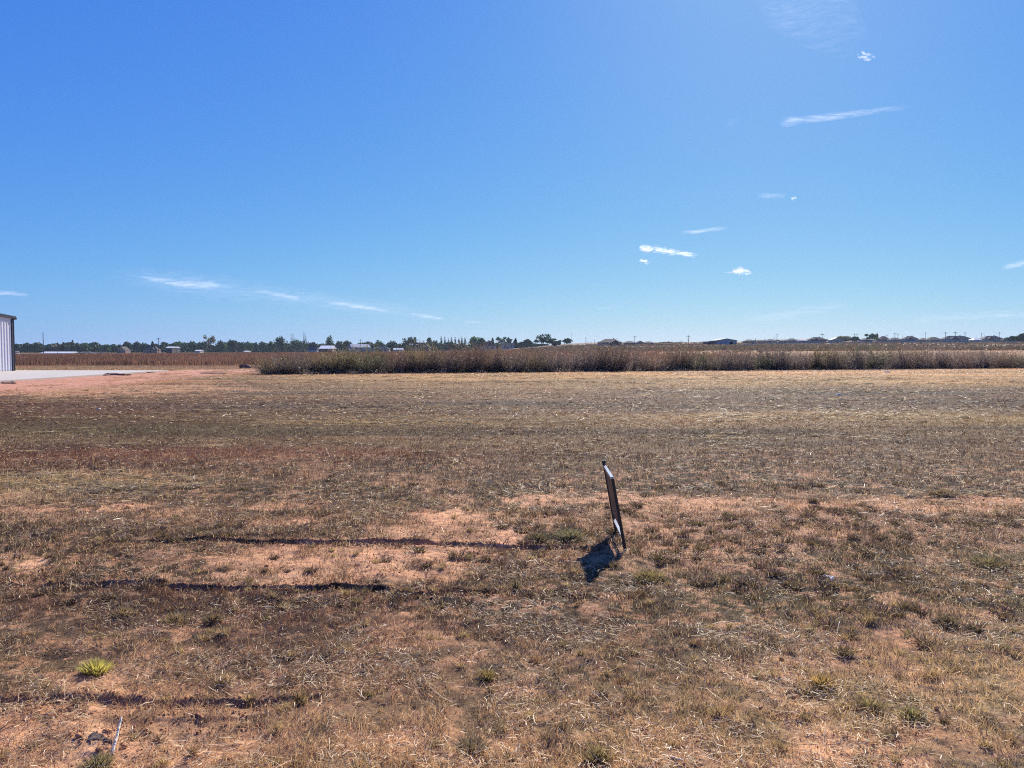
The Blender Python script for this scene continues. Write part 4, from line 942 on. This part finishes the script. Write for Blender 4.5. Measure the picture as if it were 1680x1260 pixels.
for i, (a, b, top, k) in enumerate(HR):
    rf = blr if i % 2 == 0 else brr; wl = (brick, tan_, grw)[i % 3]
    if k == 'pink': rf = cm('pink_roof', (206, 186, 178))
    if k == 'white': rf = WHT; wl = crm
    if k == 'tan': wl = tan_; rf = cm('tan_roof', (168, 152, 132))
    house(a, b, top, (690 if a < 1500 else 640) + (i * 37 % 60), wl, rf, 'gable_x' if k == 'tan' else 'hip', HL[i], 'house', .5, group='houses on the rise at right', nwin=2)
# board fence line along the rise
fb = MB(); x_ = []
for k in range(0, 46):
    px = 1232 + k * 9.6; d = 600.; x = (px - 840) / F * d; zg = float(hfun(np.array([x]), np.array([d]))[0])
    px2 = px + 9.6; x2 = (px2 - 840) / F * d; zg2 = float(hfun(np.array([x2]), np.array([d]))[0])
    fb.add([(x, d, zg - .2), (x2, d, zg2 - .2), (x2, d, zg2 + 1.3), (x, d, zg + 1.3), (x, d + .08, zg - .2), (x2, d + .08, zg2 - .2), (x2, d + .08, zg2 + 1.3), (x, d + .08, zg + 1.3)], [(0, 1, 2, 3), (4, 7, 6, 5), (3, 2, 6, 7)])
o = fb.build('board_fence', cm('weathered_fence', (196, 180, 164))); tag(o, 'long weathered board fence below the houses on the rise', 'fence')

# ------------------------------------------------------------------ utility poles
PO = plain('pole_wood', (.13, .11, .10), .85, 0, .15, 2)
def pole(px, top, d, arm, label, r=.15, name='utility_pole', catg='pole'):
    x = (px - 840) / F * d; zg = float(hfun(np.array([x]), np.array([d]))[0]); h = at(px, top, d)[2] - zg
    root = empty(name, (x, d, zg)); tag(root, label, catg, 'utility poles on the horizon')
    m = MB(); m.tube((0, 0, -.5), (0, 0, h), r * 1.2, r * .8, 8); m.build('shaft', PO, root)
    if arm:
        m = MB(); m.box(-1.3, 1.3, -.08, .08, h - .85, h - .62); a = m.build('cross_arm', PO, root)
        for q in (-1.15, -.4, .4, 1.15):
            i = MB(); i.tube((q, 0, h - .62), (q, 0, h - .38), .07, .05, 6); i.build('insulator', cm('porcelain', (150, 150, 148)), a)
for p in [(72, 545, 420, 0, 'tallest bare pole at left, beside the white-roofed shed', .2), (95, 560, 620, 0, 'thin pole behind the long white-roofed shed', .12), (48, 560.5, 800, 0, 'faint thin pole right of the metal building', .12),
          (261, 554, 470, 1, 'second tall pole from the left, in front of the trees', .19), (376, 560, 560, 0, 'thin pale pole against the trees below the bare tree', .14), (592, 556.5, 600, 1, 'pole standing beside the grey metal barn', .16),
          (938, 545.5, 640, 0, 'tall thin mast right of the open-crowned trees', .09), (961, 552, 560, 0, 'pole left of the big grey hip-roofed house', .15), (1041, 551, 520, 1, 'pole right of the big grey hip-roofed house', .14),
          (1129, 550, 520, 1, 'lone pole in the gap left of the open-bay barn', .16), (1239, 554, 720, 0, 'thin pole above the second house right of the barn', .16), (1274, 548, 700, 1, 'pole with crossarm above the third hill house', .2),
          (1270, 552.5, 800, 0, 'fainter thin pole just left of the crossarm pole over the third hill house', .12), (1348, 547, 520, 1, 'tall pole in front of the wide brown hill house', .16), (1351, 549, 760, 0, 'short pole just right of the tall one at the wide brown house', .14),
          (1401, 547, 700, 1, 'left pole of the close pair above the grey-brown trees', .16), (1405, 547, 700, 1, 'right pole of the close pair above the grey-brown trees', .16), (1454, 549, 760, 1, 'short crossarm pole just right of the slender hilltop tree', .15),
          (1467, 546, 700, 1, 'taller crossarm pole of two near the slender hilltop tree', .2), (1472, 548, 700, 1, 'shorter crossarm pole right of the taller one near the slender hilltop tree', .18), (1480, 550, 820, 0, 'thin faint pole left of the high hip-roofed house', .12),
          (1497, 548, 820, 0, 'thin faint pole right of the high hip-roofed house', .12), (1517, 545, 700, 1, 'pole between the high hip roof and the slate gabled house', .15), (1550, 544.5, 500, 1, 'tall pole left of the widest hip-roofed house', .15),
          (1566, 544, 520, 1, 'tall crossarm pole before the widest hip-roofed house', .17), (1582, 545, 640, 1, 'broad-armed pole behind the widest hip roof', .17), (1609, 546.5, 700, 1, 'pole right of the small white-roofed shed house', .16),
          (1614, 549, 820, 0, 'faint thin pole left of the second widest house', .12), (1638, 545, 640, 1, 'rightmost crossarm pole near the right edge', .16), (975, 557, 640, 0, 'short pole touching the left end of the big grey house', .12)]:
    pole(p[0], p[1], p[2], p[3], p[4], p[5])

# ------------------------------------------------------------------ clouds: loose flakes of vapour, lit by the sun
def cloud_mat(name, alpha, puff):
    m, nt, out = new_mat(name)
    at_ = nt.nodes.new('ShaderNodeAttribute'); at_.attribute_name = 'col'; sp = nt.nodes.new('ShaderNodeSeparateColor'); nt.links.new(at_.outputs['Color'], sp.inputs[0])
    tc = nt.nodes.new('ShaderNodeTexCoord'); mp = nt.nodes.new('ShaderNodeMapping'); nz = nt.nodes.new('ShaderNodeTexNoise'); nz.inputs['Detail'].default_value = 7; nz.inputs['Roughness'].default_value = .6
    mp.inputs['Scale'].default_value = (.010, .01, .030) if puff else (.004, .003, .030); nz.inputs['Scale'].default_value = 1.
    nt.links.new(tc.outputs['Object'], mp.inputs[0]); nt.links.new(mp.outputs[0], nz.inputs['Vector'])
    def mth(op, a, b):
        q = nt.nodes.new('ShaderNodeMath'); q.operation = op
        for i_, v in enumerate((a, b)):
            if isinstance(v, (int, float)): q.inputs[i_].default_value = v
            else: nt.links.new(v, q.inputs[i_])
        return q.outputs[0]
    body = mth('MULTIPLY', sp.outputs[0], sp.outputs[1])
    q = nt.nodes.new('ShaderNodeMapRange'); q.interpolation_type = 'SMOOTHSTEP'
    if puff:
        nt.links.new(mth('ADD', nz.outputs['Fac'], mth('MULTIPLY', body, .55)), q.inputs['Value']); q.inputs['From Min'].default_value = .86; q.inputs['From Max'].default_value = 1.22; q.inputs['To Max'].default_value = alpha
        a_out = mth('MULTIPLY', q.outputs[0], mth('MINIMUM', mth('MULTIPLY', sp.outputs[0], 4.), 1.))
    else:
        nt.links.new(nz.outputs['Fac'], q.inputs['Value']); q.inputs['From Min'].default_value = .35; q.inputs['From Max'].default_value = .68; q.inputs['To Min'].default_value = .08; q.inputs['To Max'].default_value = 1.
        a_out = mth('MULTIPLY', mth('MULTIPLY', body, q.outputs[0]), alpha)
    tr = nt.nodes.new('ShaderNodeBsdfTransparent'); a = nt.nodes.new('ShaderNodeBsdfTranslucent'); b = nt.nodes.new('ShaderNodeBsdfDiffuse')
    a.inputs['Color'].default_value = (.95, .95, .95, 1); b.inputs['Color'].default_value = (.95, .95, .95, 1)
    mx = nt.nodes.new('ShaderNodeMixShader'); mx.inputs[0].default_value = .35; m2 = nt.nodes.new('ShaderNodeMixShader'); nt.links.new(a_out, m2.inputs[0])
    nt.links.new(a.outputs[0], mx.inputs[1]); nt.links.new(b.outputs[0], mx.inputs[2]); nt.links.new(tr.outputs[0], m2.inputs[1]); nt.links.new(mx.outputs[0], m2.inputs[2]); nt.links.new(m2.outputs[0], out.inputs['Surface'])
    return m
CM_P = cloud_mat('cloud_puff', .62, True); CM_C = cloud_mat('cloud_wisp', .20, False); CM_F = cloud_mat('cloud_veil', .06, False)
CD = 12000.
def cloud(pts, n, size, mat, label, seed, puff=False, catg='cloud'):
    """a long vapour body round a spine; pts: (px, py, half thickness px, density) along its length"""
    pts = np.array(pts, float); seg = np.linspace(0, 1, len(pts)); rs = np.random.RandomState(seed)
    NT, NR = 72, 14; t = np.linspace(0, 1, NT); k = CD / F
    px = np.interp(t, seg, pts[:, 0]); py = np.interp(t, seg, pts[:, 1]); th = np.interp(t, seg, pts[:, 2]); w = np.interp(t, seg, pts[:, 3])
    th = th * (1.55 if puff else 1.9) * (.75 + .5 * fbm(t * (9 if puff else 4), t * 0, 3, seed)); w = w * sst(0, .12, t) * sst(1, .85, t)
    steep = abs(pts[-1, 1] - pts[0, 1]) > abs(pts[-1, 0] - pts[0, 0])
    V = []; C = []
    for i in range(NT):
        zc = at(840, py[i], CD)[2]
        for j in range(NR):
            a = 2 * math.pi * j / NR; off = math.sin(a) * th[i] * k
            V.append(((px[i] - 840) * k + (off if steep else 0), CD + math.cos(a) * th[i] * k * 1.2, zc + (0 if steep else off)))
            C.append((max(0., math.cos(a) ** 2) , min(1., w[i]), 0))
    V = np.array(V); c = V.mean(0); V = V - c
    i_ = np.arange(NT - 1)[:, None] * NR + np.arange(NR)[None]; j_ = np.arange(NT - 1)[:, None] * NR + (np.arange(NR)[None] + 1) % NR
    Fq = np.stack([i_, i_ + NR, j_ + NR, j_], 2).reshape(-1, 4)
    o = mesh_np('cloud', V, Fq, mat, np.array(C), smooth=True); o.location = c; tag(o, label, catg, 'clouds in the blue sky')
cloud([(1040, 407, 4, .5), (1056, 407, 7, 1.2), (1080, 410, 7, 1.4), (1110, 415, 5, 1.2), (1135, 418, 5, 1), (1151, 421, 2, .4)], 2600, 1.6, CM_P, 'largest puffy white cloud, long and slanting, right of centre', 1, True)
cloud([(1041, 426, 2, .3), (1050, 427, 4, 1), (1060, 430, 4, 1), (1071, 431, 2, .6)], 520, 1.3, CM_P, 'small white puff just below the largest cloud', 2, True)
cloud([(1177, 447, 2, .5), (1195, 447, 3, .8), (1210, 444, 8, 1.5), (1220, 446, 7, 1.4), (1236, 451, 2, .4)], 1100, 1.5, CM_P, 'white peaked cloud low in the sky right of the largest cloud', 3, True)
cloud([(1393, 84, 2, .4), (1404, 91, 5, 1.2), (1415, 94, 4, 1.2), (1428, 97, 2, .5)], 620, 1.4, CM_P, 'small bright cloud near the top right', 4, True)
cloud([(1288, 325, 2, .4), (1297, 325, 4, 1), (1307, 328, 2, .5)], 240, 1.2, CM_P, 'tiny white wisp high over the peaked cloud', 5, True)
cloud([(1274, 201, 6, .6), (1300, 198, 5, 1), (1350, 192, 4, .9), (1400, 186, 3.5, .7), (1440, 180, 3, .45), (1490, 175, 3, .1)], 2600, 3, CM_C, 'long thin streak of cloud in the upper right sky', 6)
cloud([(1112, 382, 2, .4), (1140, 380, 2.5, .9), (1170, 376, 2.5, .8), (1196, 373, 2, .2)], 550, 2, CM_C, 'short faint streak above the largest puffy cloud', 7)
cloud([(1238, 320, 3, .3), (1262, 321, 3, .6), (1285, 322, 3, .3)], 260, 2.5, CM_C, 'faint smear left of the tiny white wisp', 8)
cloud([(226, 453, 1.5, .3), (262, 459, 3, .9), (300, 466, 5, 1.3), (345, 468, 4, 1), (380, 470, 2, .4)], 1900, 2.5, CM_C, 'widest streak of thin cloud in the lower left sky', 9)
cloud([(415, 478, 2, .5), (440, 480, 2.5, .5), (462, 484, 2.5, .8), (480, 488, 3, 1.2), (498, 490, 2, .6)], 750, 2, CM_C, 'short double streak right of the widest left streak', 10)
cloud([(536, 496, 1.5, .3), (570, 500, 2.5, 1), (605, 505, 2.8, 1.1), (642, 511, 1.8, .4)], 950, 2, CM_C, 'narrow slanting streak of cloud left of centre', 11)
cloud([(672, 515, 1.5, .4), (700, 519, 2.2, 1), (732, 524, 1.8, .5)], 460, 2, CM_C, 'faint short streak right of the narrow slanting one', 12)
cloud([(762, 527, 1.5, .4), (790, 529, 1.5, .4)], 130, 2, CM_C, 'faintest last streak at the end of the left line', 13)
cloud([(-30, 478, 3, 1), (20, 481, 3, 1), (54, 485, 1.5, .3)], 700, 2, CM_C, 'thin streak at the left edge of the sky', 14)
cloud([(1640, 441, 2, .5), (1662, 434, 4, 1), (1720, 420, 5, 1)], 900, 2.5, CM_C, 'slanting streak at the right edge of the sky', 15)
cloud([(1210, 527, 5, .4), (1270, 519, 6, 1), (1330, 509, 6, 1), (1400, 497, 4, .3)], 1300, 4, CM_F, 'broad pale pinkish veil low in the right sky', 16)
cloud([(180, 448, 8, .4), (300, 464, 14, 1), (420, 480, 12, .8), (560, 498, 10, .9), (760, 524, 6, .3)], 1, 1, CM_F, 'very faint long veil running along the lower left streaks', 21)
cloud([(975, 505, 2, .5), (1018, 505, 2, .5)], 200, 3, CM_F, 'tiny faint veil below the largest cloud', 17)
cloud([(1275, -40, 34, 1), (1310, 15, 34, 1), (1345, 50, 26, .8), (1390, 88, 14, .4)], 2600, 9, CM_F, 'soft pale veil at the top edge above the small bright cloud', 18)
cloud([(1480, 528, 5, .4), (1560, 520, 5, 1), (1640, 516, 6, 1), (1720, 516, 6, 1)], 1300, 4, CM_F, 'pale low veil near the right edge above the houses', 19)
cloud([(1187, 203, 5, .5), (1204, 199, 5, .5)], 200, 4, CM_F, 'small faint smudge left of the long upper streak', 20)

# ------------------------------------------------------------------ haze
def haze():
    m = MB(); m.box(-3800, 3800, -300, 3800, -1.5, 26); mat, nt, out = new_mat('haze')
    v = nt.nodes.new('ShaderNodeVolumePrincipled'); v.inputs['Color'].default_value = (.62, .76, 1, 1); v.inputs['Density'].default_value = HAZE; v.inputs['Anisotropy'].default_value = .3
    nt.links.new(v.outputs[0], out.inputs['Volume'])
    o = m.build('haze', mat); tag(o, 'thin pale blue haze over the distance', None, None, 'stuff')
HAZE = 0.00006
if HAZE: haze()

# ------------------------------------------------------------------ sky, sun, camera
W = bpy.data.worlds.new('World'); S.world = W; W.use_nodes = True
nt = W.node_tree; nt.nodes.clear()
out = nt.nodes.new('ShaderNodeOutputWorld'); bg = nt.nodes.new('ShaderNodeBackground'); sky = nt.nodes.new('ShaderNodeTexSky'); EXPO = .8
sky.sky_type='NISHITA';sky.sun_disc=False;sky.sun_elevation=SUN_EL;sky.sun_rotation=SUN_AZ;sky.air_density=1.0;sky.dust_density=.6;sky.ozone_density=3.0;sky.altitude=900
bg.inputs['Strength'].default_value=.1
sp=nt.nodes.new('ShaderNodeSeparateColor'); cb=nt.nodes.new('ShaderNodeCombineColor'); nt.links.new(sky.outputs[0],sp.inputs[0])
KS=.099; KO=1/(.1*2**EXPO)
for i,(g,p) in enumerate(((.41,1.04),(.615,.76),(.88,.15))):
    a=nt.nodes.new('ShaderNodeMath');a.operation='MULTIPLY';a.inputs[1].default_value=KS
    b=nt.nodes.new('ShaderNodeMath');b.operation='POWER';b.inputs[1].default_value=p
    c=nt.nodes.new('ShaderNodeMath');c.operation='MULTIPLY';c.inputs[1].default_value=g*KO
    nt.links.new(sp.outputs[i],a.inputs[0]);nt.links.new(a.outputs[0],b.inputs[0]);nt.links.new(b.outputs[0],c.inputs[0]);nt.links.new(c.outputs[0],cb.inputs[i])
nt.links.new(cb.outputs[0],bg.inputs[0]);nt.links.new(bg.outputs[0],out.inputs[0])
L = bpy.data.lights.new('sun', 'SUN'); L.energy = 4.9; L.angle = math.radians(.53); L.color = (1, .93, .82)
lo = bpy.data.objects.new('sun', L); COL.objects.link(lo)
from mathutils import Vector
sd = Vector((math.sin(SUN_AZ) * math.cos(SUN_EL), math.cos(SUN_AZ) * math.cos(SUN_EL), math.sin(SUN_EL)))
lo.rotation_euler = (-sd).to_track_quat('-Z', 'Y').to_euler()
cam = bpy.data.cameras.new('camera'); co = bpy.data.objects.new('camera', cam); COL.objects.link(co)
co.location = (0, 0, H); co.rotation_euler = (math.pi / 2 - PITCH, 0, 0)
cam.sensor_width = 36; cam.lens = 36 * F / 1680; cam.clip_end = 60000; cam.clip_start = .05
S.camera = co
S.view_settings.view_transform = 'Standard'; S.view_settings.look = 'None'; S.view_settings.exposure = EXPO; S.view_settings.gamma = 1
S.render.engine = 'CYCLES'
cy = S.cycles; cy.use_denoising = False; cy.filter_width = 1.1; cy.max_bounces = 6; cy.diffuse_bounces = 3; cy.transparent_max_bounces = 40; cy.volume_bounces = 0; cy.sample_clamp_indirect = 6
